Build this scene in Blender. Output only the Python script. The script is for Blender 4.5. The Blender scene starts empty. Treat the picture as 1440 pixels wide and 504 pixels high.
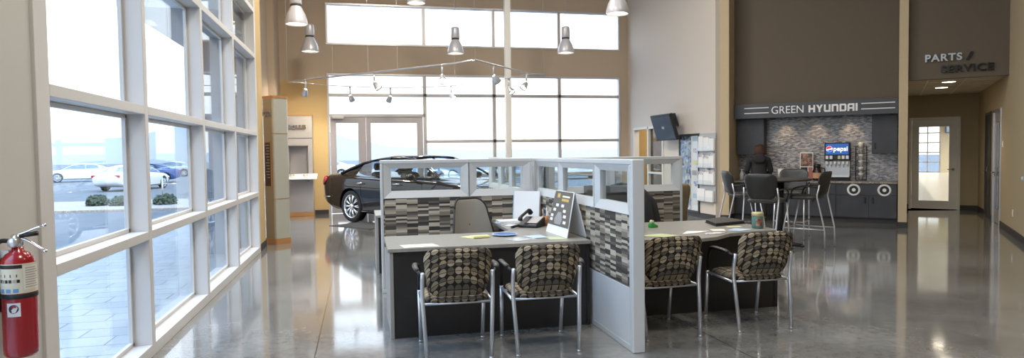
import bpy, bmesh, math, random
from mathutils import Vector, Matrix, Euler
random.seed(7)
R = math.radians
PI = math.pi
S = bpy.context.scene
COL = S.collection

# ------------------------------------------------------------------ materials
MATS = {}
def nodes(name):
    m = bpy.data.materials.new(name); m.use_nodes = True
    nt = m.node_tree
    return m, nt, nt.nodes['Principled BSDF']

def mat(name, col, rough=.5, metal=0., emit=None, estr=0., coat=0., bump=0., bscale=60., var=0., vscale=8., spec=.5, sheen=0.):
    if name in MATS: return MATS[name]
    m, nt, b = nodes(name)
    c = (*col, 1)
    b.inputs['Base Color'].default_value = c
    b.inputs['Roughness'].default_value = rough
    b.inputs['Metallic'].default_value = metal
    b.inputs['Specular IOR Level'].default_value = spec
    b.inputs['Coat Weight'].default_value = coat
    b.inputs['Coat Roughness'].default_value = .02
    if sheen: b.inputs['Sheen Weight'].default_value = sheen
    if emit:
        b.inputs['Emission Color'].default_value = (*emit, 1)
        b.inputs['Emission Strength'].default_value = estr
    if bump or var:
        tc = nt.nodes.new('ShaderNodeTexCoord')
        if var:
            n = nt.nodes.new('ShaderNodeTexNoise'); n.inputs['Scale'].default_value = vscale; n.inputs['Detail'].default_value = 4
            nt.links.new(tc.outputs['Object'], n.inputs['Vector'])
            r = nt.nodes.new('ShaderNodeValToRGB')
            r.color_ramp.elements[0].position = .3; r.color_ramp.elements[1].position = .7
            r.color_ramp.elements[0].color = (*[x*(1-var) for x in col], 1)
            r.color_ramp.elements[1].color = (*[min(1, x*(1+var)) for x in col], 1)
            nt.links.new(n.outputs['Fac'], r.inputs['Fac']); nt.links.new(r.outputs['Color'], b.inputs['Base Color'])
        if bump:
            n2 = nt.nodes.new('ShaderNodeTexNoise'); n2.inputs['Scale'].default_value = bscale; n2.inputs['Detail'].default_value = 3
            nt.links.new(tc.outputs['Object'], n2.inputs['Vector'])
            bp = nt.nodes.new('ShaderNodeBump'); bp.inputs['Strength'].default_value = bump; bp.inputs['Distance'].default_value = .01
            nt.links.new(n2.outputs['Fac'], bp.inputs['Height']); nt.links.new(bp.outputs['Normal'], b.inputs['Normal'])
    MATS[name] = m
    return m

def glass(name, tint=(.93, .96, .97), ior=1.45, rough=0.):
    m = bpy.data.materials.new(name); m.use_nodes = True; nt = m.node_tree
    nt.nodes.clear()
    o = nt.nodes.new('ShaderNodeOutputMaterial'); mx = nt.nodes.new('ShaderNodeMixShader')
    t = nt.nodes.new('ShaderNodeBsdfTransparent'); t.inputs['Color'].default_value = (*tint, 1)
    g = nt.nodes.new('ShaderNodeBsdfGlossy'); g.inputs['Roughness'].default_value = rough
    # Schlick reflectance from the angle of view, the same from both sides of the sheet
    ge = nt.nodes.new('ShaderNodeNewGeometry'); dt = nt.nodes.new('ShaderNodeVectorMath'); dt.operation = 'DOT_PRODUCT'
    nt.links.new(ge.outputs['Incoming'], dt.inputs[0]); nt.links.new(ge.outputs['Normal'], dt.inputs[1])
    def mth(op, a, b_=None):
        n = nt.nodes.new('ShaderNodeMath'); n.operation = op
        for i, v in enumerate((a, b_)):
            if v is None: continue
            if isinstance(v, (int, float)): n.inputs[i].default_value = v
            else: nt.links.new(v, n.inputs[i])
        return n.outputs[0]
    f0 = ((ior-1)/(ior+1))**2
    fr = mth('ADD', mth('MULTIPLY', mth('POWER', mth('SUBTRACT', 1.0, mth('ABSOLUTE', dt.outputs['Value'])), 5.0), 1-f0), f0)
    nt.links.new(fr, mx.inputs[0]); nt.links.new(t.outputs[0], mx.inputs[1]); nt.links.new(g.outputs[0], mx.inputs[2])
    nt.links.new(mx.outputs[0], o.inputs[0]); MATS[name] = m
    return m

def cells(name, cw, ch, colors, half=.5, rough=.8, mortar=None, mw=.06, axes='xyz', bump=0., stagger_random=False, spec=.3):
    """small rectangular cells in columns/rows, each with its own colour (fabric strips, mosaic tile)"""
    m, nt, b = nodes(name); N = nt.nodes.new; L = nt.links.new
    def math_(op, a, bb=None):
        n = N('ShaderNodeMath'); n.operation = op
        for i, v in enumerate((a, bb)):
            if v is None: continue
            if isinstance(v, (int, float)): n.inputs[i].default_value = v
            else: L(v, n.inputs[i])
        return n.outputs[0]
    tc = N('ShaderNodeTexCoord'); sp = N('ShaderNodeSeparateXYZ'); L(tc.outputs['Object'], sp.inputs[0])
    h = math_('ADD', sp.outputs[0], sp.outputs[1]); v = sp.outputs[2]
    if axes == 'col':      # columns: alternate columns are shifted vertically
        hu = math_('DIVIDE', h, cw); ci = math_('FLOOR', hu)
        par = math_('MODULO', math_('ABSOLUTE', ci), 2.0)
        vv = math_('ADD', math_('DIVIDE', v, ch), math_('MULTIPLY', par, half)); ri = math_('FLOOR', vv)
    else:                  # rows: alternate rows are shifted sideways
        vv = math_('DIVIDE', v, ch); ri = math_('FLOOR', vv)
        par = math_('MODULO', math_('ABSOLUTE', ri), 2.0)
        hu = math_('ADD', math_('DIVIDE', h, cw), math_('MULTIPLY', par, half)); ci = math_('FLOOR', hu)
    cb = N('ShaderNodeCombineXYZ'); L(ci, cb.inputs[0]); L(ri, cb.inputs[1])
    wn = N('ShaderNodeTexWhiteNoise'); wn.noise_dimensions = '2D'; L(cb.outputs[0], wn.inputs['Vector'])
    rp = N('ShaderNodeValToRGB'); rp.color_ramp.interpolation = 'CONSTANT'
    el = rp.color_ramp.elements
    while len(el) < len(colors): el.new(.5)
    for i, c in enumerate(colors):
        el[i].position = i/len(colors); el[i].color = (*c, 1)
    L(wn.outputs['Value'], rp.inputs['Fac']); out = rp.outputs['Color']
    if mortar:
        fy = math_('FRACT', vv); fx = math_('FRACT', hu)
        k = math_('MAXIMUM', math_('LESS_THAN', fy, mw), math_('LESS_THAN', fx, mw*ch/cw))
        mx = N('ShaderNodeMix'); mx.data_type = 'RGBA'; L(k, mx.inputs[0]); L(out, mx.inputs[6]); mx.inputs[7].default_value = (*mortar, 1)
        out = mx.outputs[2]
    L(out, b.inputs['Base Color']); b.inputs['Roughness'].default_value = rough; b.inputs['Specular IOR Level'].default_value = spec
    MATS[name] = m
    return m

def strip_fabric(name):
    """panel fabric: columns of horizontal strips, each column offset, strips cycling dark / taupe / cream"""
    return cells(name, .118, .0215, [(.045, .040, .038), (.34, .30, .24), (.12, .105, .09), (.50, .46, .37), (.07, .062, .055), (.22, .19, .15), (.40, .355, .285)], axes='col', half=.5)

def dot_fabric(name):
    """chair fabric: rows of split discs, beige / tan / grey on near black brown"""
    m, nt, b = nodes(name); N = nt.nodes.new; L = nt.links.new
    def math_(op, a, bb=None):
        n = N('ShaderNodeMath'); n.operation = op
        for i, v in enumerate((a, bb)):
            if v is None: continue
            if isinstance(v, (int, float)): n.inputs[i].default_value = v
            else: L(v, n.inputs[i])
        return n.outputs[0]
    tc = N('ShaderNodeTexCoord'); sp = N('ShaderNodeSeparateXYZ'); L(tc.outputs['Object'], sp.inputs[0])
    h = math_('DIVIDE', math_('ADD', sp.outputs[0], 10.0), .056)
    v = math_('DIVIDE', math_('ADD', math_('ADD', sp.outputs[2], sp.outputs[1]), 10.0), .047)
    ci = math_('FLOOR', h); ri = math_('FLOOR', v)
    fx = math_('SUBTRACT', math_('FRACT', h), .5); fy = math_('SUBTRACT', math_('FRACT', v), .5)
    d = math_('SQRT', math_('ADD', math_('MULTIPLY', fx, fx), math_('MULTIPLY', fy, fy)))
    disc = math_('LESS_THAN', d, .455)
    up = math_('GREATER_THAN', fy, 0.0)
    gap = math_('GREATER_THAN', math_('ABSOLUTE', math_('ADD', fy, .02)), .035)
    disc = math_('MULTIPLY', disc, gap)
    cb = N('ShaderNodeCombineXYZ'); L(ci, cb.inputs[0]); L(ri, cb.inputs[1]); L(up, cb.inputs[2])
    wn = N('ShaderNodeTexWhiteNoise'); wn.noise_dimensions = '3D'; L(cb.outputs[0], wn.inputs['Vector'])
    rp = N('ShaderNodeValToRGB'); rp.color_ramp.interpolation = 'CONSTANT'
    cs = [(.34, .275, .18), (.14, .115, .08), (.25, .21, .15), (.42, .35, .25), (.105, .095, .08), (.20, .165, .11)]
    el = rp.color_ramp.elements
    while len(el) < len(cs): el.new(.5)
    for i, c in enumerate(cs): el[i].position = i/len(cs); el[i].color = (*c, 1)
    L(wn.outputs['Value'], rp.inputs['Fac'])
    mx = N('ShaderNodeMix'); mx.data_type = 'RGBA'; L(disc, mx.inputs[0]); mx.inputs[6].default_value = (.022, .017, .013, 1); L(rp.outputs['Color'], mx.inputs[7])
    L(mx.outputs[2], b.inputs['Base Color']); b.inputs['Roughness'].default_value = .85; b.inputs['Specular IOR Level'].default_value = .2
    MATS[name] = m
    return m

def concrete_floor(name):
    m, nt, b = nodes(name); N = nt.nodes.new; L = nt.links.new
    tc = N('ShaderNodeTexCoord')
    n1 = N('ShaderNodeTexNoise'); n1.inputs['Scale'].default_value = .9; n1.inputs['Detail'].default_value = 9; n1.inputs['Roughness'].default_value = .65
    n2 = N('ShaderNodeTexNoise'); n2.inputs['Scale'].default_value = 14; n2.inputs['Detail'].default_value = 6
    L(tc.outputs['Object'], n1.inputs['Vector']); L(tc.outputs['Object'], n2.inputs['Vector'])
    r1 = N('ShaderNodeValToRGB'); e = r1.color_ramp.elements
    e[0].position = .33; e[0].color = (.155, .155, .149, 1); e[1].position = .68; e[1].color = (.275, .273, .262, 1)
    L(n1.outputs['Fac'], r1.inputs['Fac'])
    mx = N('ShaderNodeMix'); mx.data_type = 'RGBA'; mx.blend_type = 'OVERLAY'; mx.inputs[0].default_value = .35
    L(r1.outputs['Color'], mx.inputs[6]); L(n2.outputs['Fac'], mx.inputs[7])
    # saw cut joints
    sp = N('ShaderNodeSeparateXYZ'); L(tc.outputs['Object'], sp.inputs[0])
    def joint(o, off, per):
        a = N('ShaderNodeMath'); a.operation = 'ADD'; L(o, a.inputs[0]); a.inputs[1].default_value = off + 100*per
        d = N('ShaderNodeMath'); d.operation = 'MODULO'; L(a.outputs[0], d.inputs[0]); d.inputs[1].default_value = per
        l = N('ShaderNodeMath'); l.operation = 'LESS_THAN'; L(d.outputs[0], l.inputs[0]); l.inputs[1].default_value = .008
        return l.outputs[0]
    j = N('ShaderNodeMath'); j.operation = 'MAXIMUM'; L(joint(sp.outputs[0], .37, 3.1), j.inputs[0]); L(joint(sp.outputs[1], .2, 3.4), j.inputs[1])
    m2 = N('ShaderNodeMix'); m2.data_type = 'RGBA'; L(j.outputs[0], m2.inputs[0]); L(mx.outputs[2], m2.inputs[6]); m2.inputs[7].default_value = (.04, .037, .033, 1)
    L(m2.outputs[2], b.inputs['Base Color'])
    rr = N('ShaderNodeMapRange'); L(n2.outputs['Fac'], rr.inputs[0]); rr.inputs[3].default_value = .05; rr.inputs[4].default_value = .13
    L(rr.outputs[0], b.inputs['Roughness'])
    b.inputs['Specular IOR Level'].default_value = .6; b.inputs['Coat Weight'].default_value = .6; b.inputs['Coat Roughness'].default_value = .07
    bp = N('ShaderNodeBump'); bp.inputs['Strength'].default_value = .05; bp.inputs['Distance'].default_value = .01
    n3 = N('ShaderNodeTexNoise'); n3.inputs['Scale'].default_value = 5; L(tc.outputs['Object'], n3.inputs['Vector'])
    L(n3.outputs['Fac'], bp.inputs['Height']); L(bp.outputs['Normal'], b.inputs['Normal'])
    MATS[name] = m
    return m

def pavers(name):
    m, nt, b = nodes(name); N = nt.nodes.new; L = nt.links.new
    tc = N('ShaderNodeTexCoord'); br = N('ShaderNodeTexBrick')
    br.inputs['Scale'].default_value = 1.0; br.inputs['Brick Width'].default_value = .6; br.inputs['Row Height'].default_value = .3
    br.inputs['Mortar Size'].default_value = .008
    br.inputs['Color1'].default_value = (.44, .44, .44, 1); br.inputs['Color2'].default_value = (.38, .38, .385, 1); br.inputs['Mortar'].default_value = (.20, .20, .21, 1)
    L(tc.outputs['Object'], br.inputs['Vector']); L(br.outputs['Color'], b.inputs['Base Color']); b.inputs['Roughness'].default_value = .8
    MATS[name] = m
    return m

def speck(name, cols, scale, rough=.35):
    m, nt, b = nodes(name); N = nt.nodes.new; L = nt.links.new
    tc = N('ShaderNodeTexCoord'); v = N('ShaderNodeTexVoronoi'); v.inputs['Scale'].default_value = scale
    L(tc.outputs['Object'], v.inputs['Vector'])
    rp = N('ShaderNodeValToRGB'); rp.color_ramp.interpolation = 'CONSTANT'; el = rp.color_ramp.elements
    while len(el) < len(cols): el.new(.5)
    for i, c in enumerate(cols): el[i].position = i/len(cols); el[i].color = (*c, 1)
    sp = N('ShaderNodeSeparateColor'); L(v.outputs['Color'], sp.inputs[0]); L(sp.outputs[0], rp.inputs['Fac'])
    L(rp.outputs['Color'], b.inputs['Base Color']); b.inputs['Roughness'].default_value = rough
    MATS[name] = m
    return m

M = MATS
mat('white_paint', (.74, .73, .71), .45)
mat('frame_paint', (.64, .62, .60), .4)
mat('alu', (.60, .58, .58), .35, .6)
mat('door_frame', (.42, .40, .42), .45, .3)
mat('tan_wall', (.50, .40, .30), .75, bump=.05, bscale=200)
mat('pillar_beige', (.52, .425, .285), .75, bump=.05, bscale=200)
mat('beige_wall', (.66, .60, .54), .75, bump=.05, bscale=200)
mat('gold_wall', (.56, .41, .20), .75, bump=.05, bscale=200)
mat('grey_wall', (.56, .55, .52), .75, bump=.05, bscale=200)
mat('corridor_wall', (.41, .34, .225), .75, bump=.05, bscale=200)
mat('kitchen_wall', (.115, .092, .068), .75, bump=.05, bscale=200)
mat('cream_wall', (.72, .62, .44), .8)
mat('ceiling_paint', (.80, .78, .74), .9)
mat('ceiling_tile', (.62, .58, .50), .9)
mat('base_dark', (.035, .034, .036), .6)
mat('panel_frame', (.60, .62, .63), .38, .15)
mat('panel_kick', (.66, .68, .70), .35, .1)
mat('black', (.012, .012, .013), .5)
mat('black_gloss', (.01, .01, .011), .15)
mat('black_lam', (.014, .013, .013), .45)
mat('desk_top', (.29, .28, .255), .32, var=.08, vscale=30)
mat('desk_edge', (.30, .29, .27), .4)
mat('chrome', (.78, .78, .79), .14, 1.)
mat('silver', (.62, .64, .67), .3, .75)
mat('steel', (.5, .51, .53), .35, .9)
mat('vinyl_black', (.022, .022, .022), .42)
mat('vinyl_grey', (.06, .058, .052), .45)
mat('mesh_grey', (.27, .255, .225), .8, bump=.25, bscale=400)
mat('jacket', (.018, .018, .021), .8, bump=.2, bscale=40)
mat('paper', (.80, .81, .82), .7)
mat('paper_warm', (.78, .74, .64), .7)
mat('paper_yellow', (.80, .76, .36), .7)
mat('paper_blue', (.45, .58, .70), .6)
mat('paper_green', (.50, .58, .33), .7)
mat('film', (.62, .66, .70), .12)
mat('blue_plastic', (.07, .16, .40), .3)
mat('green_plastic', (.02, .30, .05), .4)
mat('car_paint', (.006, .004, .004), .35, coat=.8, spec=.05)
mat('car_white', (.75, .76, .78), .25, coat=.6)
mat('car_blue', (.035, .075, .24), .25, coat=.6)
mat('car_silver', (.42, .45, .5), .25, .4, coat=.6)
mat('mat_grey', (.06, .06, .062), .95, bump=.4, bscale=200)
mat('tyre', (.014, .014, .015), .75)
mat('red_lamp', (.42, .006, .012), .15, coat=1.)
mat('lamp_clear', (.75, .78, .8), .06, .2, coat=1.)
mat('red_paint', (.33, .008, .014), .22, coat=.5)
mat('label_cream', (.66, .63, .50), .55)
mat('label_blue', (.15, .33, .55), .5)
mat('brass', (.7, .5, .2), .25, 1.)
mat('totem_grey', (.54, .55, .50), .35, .35)
mat('totem_shaded', (.42, .34, .24), .4, .2)
mat('copper', (.56, .30, .13), .35, .4)
mat('plaque', (.065, .03, .018), .4)
mat('kiosk_grey', (.40, .39, .40), .4, .2)
mat('cab_dark', (.042, .044, .055), .42, var=.25, vscale=3)
mat('fascia', (.050, .055, .070), .4)
mat('white_sign', (.80, .82, .85), .5)
mat('grey_sign', (.40, .44, .48), .35, .4)
mat('wood', (.50, .30, .13), .5)
mat('tweed', (.21, .165, .095), .9, bump=.5, bscale=120, var=.35, vscale=90)
mat('pendant_paint', (.56, .57, .62), .35, .25)
mat('lamp_glow', (1, 1, 1), .5, emit=(1, .90, .72), estr=2.2)
mat('lamp_glow_hot', (1, 1, 1), .5, emit=(1, .88, .68), estr=6.)
mat('asphalt', (.125, .127, .132), .85, var=.12, vscale=1.5)
mat('gravel', (.36, .31, .27), .9, bump=.9, bscale=40, var=.4, vscale=18)
mat('shrub', (.075, .10, .065), .9)
mat('leaf', (.06, .15, .035), .7)
mat('ext_grey', (.30, .33, .38), .6)
mat('ext_white', (.62, .63, .65), .6)
mat('hill', (.30, .32, .35), .95)
mat('hair', (.055, .021, .010), .6, bump=.6, bscale=90)
mat('skin', (.50, .30, .20), .55)
mat('trousers', (.012, .012, .016), .8)
mat('shoe', (.02, .018, .016), .5)
mat('screen', (.03, .032, .036), .18)
mat('blue_sign', (.012, .07, .30), .3, emit=(.03, .16, .62), estr=.22)
mat('sign_white', (.9, .9, .9), .4, emit=(.9, .95, 1), estr=.4)
mat('roundel_red', (.7, .02, .03), .4, emit=(.8, .03, .03), estr=.35)
mat('roundel_blue', (.02, .08, .5), .4, emit=(.02, .1, .6), estr=.35)
mat('coffee', (.03, .012, .006), .1)
mat('jar_green', (.10, .22, .19), .3)
mat('jar_pink', (.45, .16, .12), .5)
mat('lid_gold', (.60, .52, .30), .35, .3)
mat('pot_label', (.55, .30, .18), .5)
mat('orange', (.50, .24, .10), .5)
mat('garage_floor', (.75, .66, .52), .3)
mat('tent_dark', (.13, .115, .10), .45)
mat('tent_gold', (.60, .42, .12), .5)
glass('window_glass'); glass('partition_glass', (.92, .95, .95)); glass('car_glass', (.82, .88, .92), 1.6); glass('door_glass', (.95, .95, .93))
glass('clear_acrylic', (.97, .98, .985), 1.3)
glass('office_glass', (.60, .60, .56), 1.5)
strip_fabric('strip_fabric'); dot_fabric('dot_fabric')
concrete_floor('concrete'); pavers('pavers')
cells('mosaic', .062, .0205, [(.30, .31, .35), (.12, .125, .15), (.42, .42, .45), (.22, .21, .22), (.36, .36, .40), (.17, .18, .23), (.50, .50, .52), (.27, .25, .24)], axes='row', rough=.2, mortar=(.26, .255, .25), mw=.1, spec=.5)
speck('granite', [(.30, .27, .23), (.10, .09, .08), (.45, .41, .36), (.2, .18, .16)], 90)
speck('poster_art', [(.30, .36, .44), (.07, .10, .16), (.40, .46, .52), (.18, .25, .36), (.62, .64, .66), (.50, .47, .2), (.10, .10, .13), (.28, .36, .46), (.22, .24, .28)], 13, .15)
speck('photo_art', [(.30, .10, .07), (.08, .10, .08), (.42, .25, .18), (.15, .05, .04), (.25, .22, .18)], 30, .4)
speck('brochure_art', [(.70, .73, .78), (.35, .28, .25), (.80, .80, .82), (.25, .35, .5), (.62, .5, .42)], 25, .4)

# ------------------------------------------------------------------ mesh builder
def fillet(pts, r, n=4):
    pts = [Vector(p) for p in pts]; out = [pts[0]]
    for i in range(1, len(pts)-1):
        a, b, c = pts[i-1], pts[i], pts[i+1]
        u = (a-b); v = (c-b); rr = min(r, u.length*.45, v.length*.45)
        p0 = b+u.normalized()*rr; p1 = b+v.normalized()*rr
        for k in range(n+1):
            t = k/n
            out.append(p0*(1-t)**2 + b*2*t*(1-t) + p1*t*t)
    out.append(pts[-1])
    return out

def rrect(w, h, r, n=5, cx=0, cy=0):
    p = []
    for (sx, sy, a0) in ((1, 1, 0), (-1, 1, 90), (-1, -1, 180), (1, -1, 270)):
        for k in range(n+1):
            a = R(a0 + 90*k/n)
            p.append((cx+sx*(w/2-r)+r*math.cos(a), cy+sy*(h/2-r)+r*math.sin(a)))
    return p

class MB:
    def __init__(s): s.bm = bmesh.new()
    def face(s, vs):
        try: return s.bm.faces.new(vs)
        except ValueError: return None
    def box(s, x0, x1, y0, y1, z0, z1, mtx=None):
        c = [(x, y, z) for x in (x0, x1) for y in (y0, y1) for z in (z0, z1)]
        v = [s.bm.verts.new(mtx @ Vector(p) if mtx else p) for p in c]
        for f in ((0, 1, 3, 2), (4, 6, 7, 5), (0, 4, 5, 1), (2, 3, 7, 6), (0, 2, 6, 4), (1, 5, 7, 3)): s.face([v[i] for i in f])
        return s
    def loft(s, secs, closed=True, caps=True):
        rows = [[s.bm.verts.new(p) for p in sec] for sec in secs]
        n = len(rows[0])
        for a, b in zip(rows, rows[1:]):
            for i in range(n if closed else n-1):
                j = (i+1) % n
                s.face([a[i], a[j], b[j], b[i]])
        if caps and closed:
            s.face(rows[0][::-1]); s.face(rows[-1])
        return s
    def prism(s, poly, a, b, plane='xy', mtx=None):
        def P(p, t):
            q = {'xy': (p[0], p[1], t), 'xz': (p[0], t, p[1]), 'yz': (t, p[0], p[1])}[plane]
            return mtx @ Vector(q) if mtx else q
        return s.loft([[P(p, a) for p in poly], [P(p, b) for p in poly]])
    def tube(s, pts, r, n=8, caps=True, flat=1.):
        pts = [Vector(p) for p in pts]; secs = []; up = None
        for i, p in enumerate(pts):
            d = (pts[min(i+1, len(pts)-1)] - pts[max(i-1, 0)]).normalized()
            if up is None: up = Vector((0, 0, 1)) if abs(d.z) < .9 else Vector((1, 0, 0))
            x = d.cross(up).normalized(); y = x.cross(d).normalized(); up = y
            rr = r[i] if isinstance(r, (list, tuple)) else r
            secs.append([p + x*math.cos(2*PI*k/n)*rr + y*math.sin(2*PI*k/n)*rr*flat for k in range(n)])
        return s.loft(secs, True, caps)
    def lathe(s, prof, n=24, c=(0, 0, 0), axis='z', caps=True):
        secs = []
        for r, z in prof:
            ring = []
            for k in range(n):
                a = 2*PI*k/n; x, y = r*math.cos(a), r*math.sin(a)
                q = {'z': (x, y, z), 'x': (z, x, y), 'y': (y, z, x)}[axis]
                ring.append((q[0]+c[0], q[1]+c[1], q[2]+c[2]))
            secs.append(ring)
        return s.loft(secs, True, caps)
    def cyl(s, c, r, h, n=20, axis='z'): return s.lathe([(r, 0), (r, h)], n, c, axis)
    def ball(s, c, r, sx=1, sy=1, sz=1, n=14, m=8):
        return s.loft([[(c[0]+sx*r*math.sin(PI*max(.02, min(.98, i/m)))*math.cos(2*PI*k/n), c[1]+sy*r*math.sin(PI*max(.02, min(.98, i/m)))*math.sin(2*PI*k/n), c[2]-sz*r*math.cos(PI*i/m)) for k in range(n)] for i in range(m+1)])
    def pillow(s, outline, th, fn, sh=6, levels=(.03, .3, .55, .75, .88, .96, 1.), back=True):
        """outline: 2D points; fn maps (u, v, w) to 3D; a padded slab with soft edge"""
        secs = []
        def ring(k, w): return [fn(p[0]*k, p[1]*k, w) for p in outline]
        for k in levels: secs.append(ring(k, th/2*math.sqrt(max(0, 1-k**sh))))
        for k in reversed(levels[:-1]): secs.append(ring(k, -th/2*math.sqrt(max(0, 1-k**sh))))
        return s.loft(secs)
    def build(s, name, m, parent=None, smooth=False, bevel=0., sub=0, loc=None, rot=None, seg=2, solid=0.):
        bmesh.ops.recalc_face_normals(s.bm, faces=s.bm.faces)
        me = bpy.data.meshes.new(name); s.bm.to_mesh(me); s.bm.free()
        for mm in (m if isinstance(m, (list, tuple)) else [m]): me.materials.append(M[mm] if isinstance(mm, str) else mm)
        o = bpy.data.objects.new(name, me); COL.objects.link(o)
        if parent is not None: o.parent = parent
        if loc: o.location = loc
        if rot: o.rotation_euler = rot
        if smooth:
            for p in me.polygons: p.use_smooth = True
        if bevel:
            b = o.modifiers.new('bevel', 'BEVEL'); b.width = bevel; b.segments = seg; b.limit_method = 'ANGLE'; b.angle_limit = R(40)
            for p in me.polygons: p.use_smooth = True
            o.modifiers.new('wn', 'WEIGHTED_NORMAL').keep_sharp = True
        if solid:
            q = o.modifiers.new('solid', 'SOLIDIFY'); q.thickness = solid; q.offset = 0
        if sub:
            q = o.modifiers.new('sub', 'SUBSURF'); q.levels = sub; q.render_levels = sub
            for p in me.polygons: p.use_smooth = True
        return o

def smooth_angle(o, deg=40):
    me = o.data
    for p in me.polygons: p.use_smooth = True
    bm = bmesh.new(); bm.from_mesh(me)
    for e in bm.edges:
        if len(e.link_faces) == 2 and e.calc_face_angle(0) > R(deg): e.smooth = False
    bm.to_mesh(me); bm.free()
    return o

def tag(o, label=None, cat=None, group=None, kind=None):
    if label: o['label'] = label
    if cat: o['category'] = cat
    if group: o['group'] = group
    if kind: o['kind'] = kind
    return o
def struct(o): o['kind'] = 'structure'; return o
def thing(name, label, cat, loc=(0, 0, 0), rz=0., group=None):
    o = bpy.data.objects.new(name, None); COL.objects.link(o); o.empty_display_size = .1
    o.location = loc; o.rotation_euler = (0, 0, rz)
    return tag(o, label, cat, group)
def kids(o): return [c for c in bpy.data.objects if c.parent == o]
def copy_tree(o, parent=None):
    c = o.copy(); COL.objects.link(c)
    if parent is not None: c.parent = parent
    for ch in kids(o): copy_tree(ch, c)
    return c
def dup(o, loc, rz, label, group=None):
    c = copy_tree(o); c.location = loc; c.rotation_euler = (0, 0, rz); c['label'] = label
    if group: c['group'] = group
    return c

def text_mesh(name, txt, size, depth, m, parent=None, loc=(0, 0, 0), rot=(R(90), 0, 0), bold=0., sx=1., align='CENTER', space=1., fit=None):
    cu = bpy.data.curves.new(name+'_c', 'FONT'); cu.body = txt; cu.size = size; cu.extrude = depth; cu.offset = bold
    cu.align_x = align; cu.align_y = 'CENTER'; cu.space_character = space
    o = bpy.data.objects.new(name+'_c', cu); COL.objects.link(o)
    dg = bpy.context.evaluated_depsgraph_get()
    me = bpy.data.meshes.new_from_object(o.evaluated_get(dg))
    bpy.data.objects.remove(o); bpy.data.curves.remove(cu)
    me.name = name
    for v in me.vertices: v.co.x *= sx
    if fit:
        xs = [v.co.x for v in me.vertices]; ys = [v.co.y for v in me.vertices]
        for v in me.vertices:
            v.co.x = (v.co.x-(min(xs)+max(xs))/2)*fit[0]/(max(xs)-min(xs)); v.co.y = (v.co.y-(min(ys)+max(ys))/2)*fit[1]/(max(ys)-min(ys))
    me.materials.clear(); me.materials.append(M[m])
    q = bpy.data.objects.new(name, me); COL.objects.link(q)
    if parent is not None: q.parent = parent
    q.location = loc; q.rotation_euler = rot
    return q

def apply_boolean(o, cutters):
    for c in cutters:
        b = o.modifiers.new('b', 'BOOLEAN'); b.operation = 'DIFFERENCE'; b.object = c; b.solver = 'EXACT'
    dg = bpy.context.evaluated_depsgraph_get()
    me = bpy.data.meshes.new_from_object(o.evaluated_get(dg))
    o.modifiers.clear(); o.data = me
    for c in cutters: bpy.data.objects.remove(c)
    return o

# angled (parts / refreshment) zone: u along the wall, n away from the camera
T = R(43); CT, ST = math.cos(T), math.sin(T)
def K(u, n, z=0.): return (u*CT+n*ST, -u*ST+n*CT, z)
KR = (0, 0, -T)

# =================================================================== CAMERA
cam = bpy.data.cameras.new('camera'); co = bpy.data.objects.new('camera', cam); COL.objects.link(co)
yaw, pit, rol = R(12.90876), R(2.22005), R(.74052)
fwd = Vector((math.sin(yaw)*math.cos(pit), math.cos(yaw)*math.cos(pit), -math.sin(pit)))
right = Vector((math.cos(yaw), -math.sin(yaw), 0)); down = fwd.cross(right)
r2 = math.cos(rol)*right + math.sin(rol)*down; d2 = -math.sin(rol)*right + math.cos(rol)*down
mw = Matrix((r2, -d2, -fwd)).transposed().to_4x4(); mw.translation = (0, 0, 1.5)
co.matrix_world = mw
cam.sensor_width = 36; cam.lens = 926.1/1440*36; cam.clip_end = 1500
S.camera = co

# =================================================================== WORLD / LIGHT
w = bpy.data.worlds.new('world'); S.world = w; w.use_nodes = True; nt = w.node_tree
bg = nt.nodes['Background']; tc = nt.nodes.new('ShaderNodeTexCoord'); sp = nt.nodes.new('ShaderNodeSeparateXYZ')
rp = nt.nodes.new('ShaderNodeValToRGB'); el = rp.color_ramp.elements
el[0].position = 0.; el[0].color = (.36, .36, .365, 1)
el[1].position = 1.; el[1].color = (.48, .78, 1.25, 1)
for pos, c in ((.499, (.36, .36, .365)), (.502, (.38, .38, .38)), (.61, (.42, .43, .445)), (.70, (.42, .52, .68))):
    e = el.new(pos); e.color = (*c, 1)
mr = nt.nodes.new('ShaderNodeMapRange'); mr.inputs[1].default_value = -1; mr.inputs[2].default_value = 1
nt.links.new(tc.outputs['Generated'], sp.inputs[0]); nt.links.new(sp.outputs[2], mr.inputs[0]); nt.links.new(mr.outputs[0], rp.inputs[0])
nt.links.new(rp.outputs[0], bg.inputs['Color']); bg.inputs['Strength'].default_value = 3.0
def light(name, kind, loc, energy, color=(1, 1, 1), aim=None, **kw):
    l = bpy.data.lights.new(name, kind); l.energy = energy; l.color = color
    for k, v in kw.items(): setattr(l, k, v)
    o = bpy.data.objects.new(name, l); COL.objects.link(o); o.location = loc
    if aim is not None: o.rotation_euler = (Vector(aim)-Vector(loc)).to_track_quat('-Z', 'Y').to_euler()
    return o
light('sun', 'SUN', (20, -20, 30), 1.6, (1, .93, .82), aim=(0, 8, 0), angle=R(.6))

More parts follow.
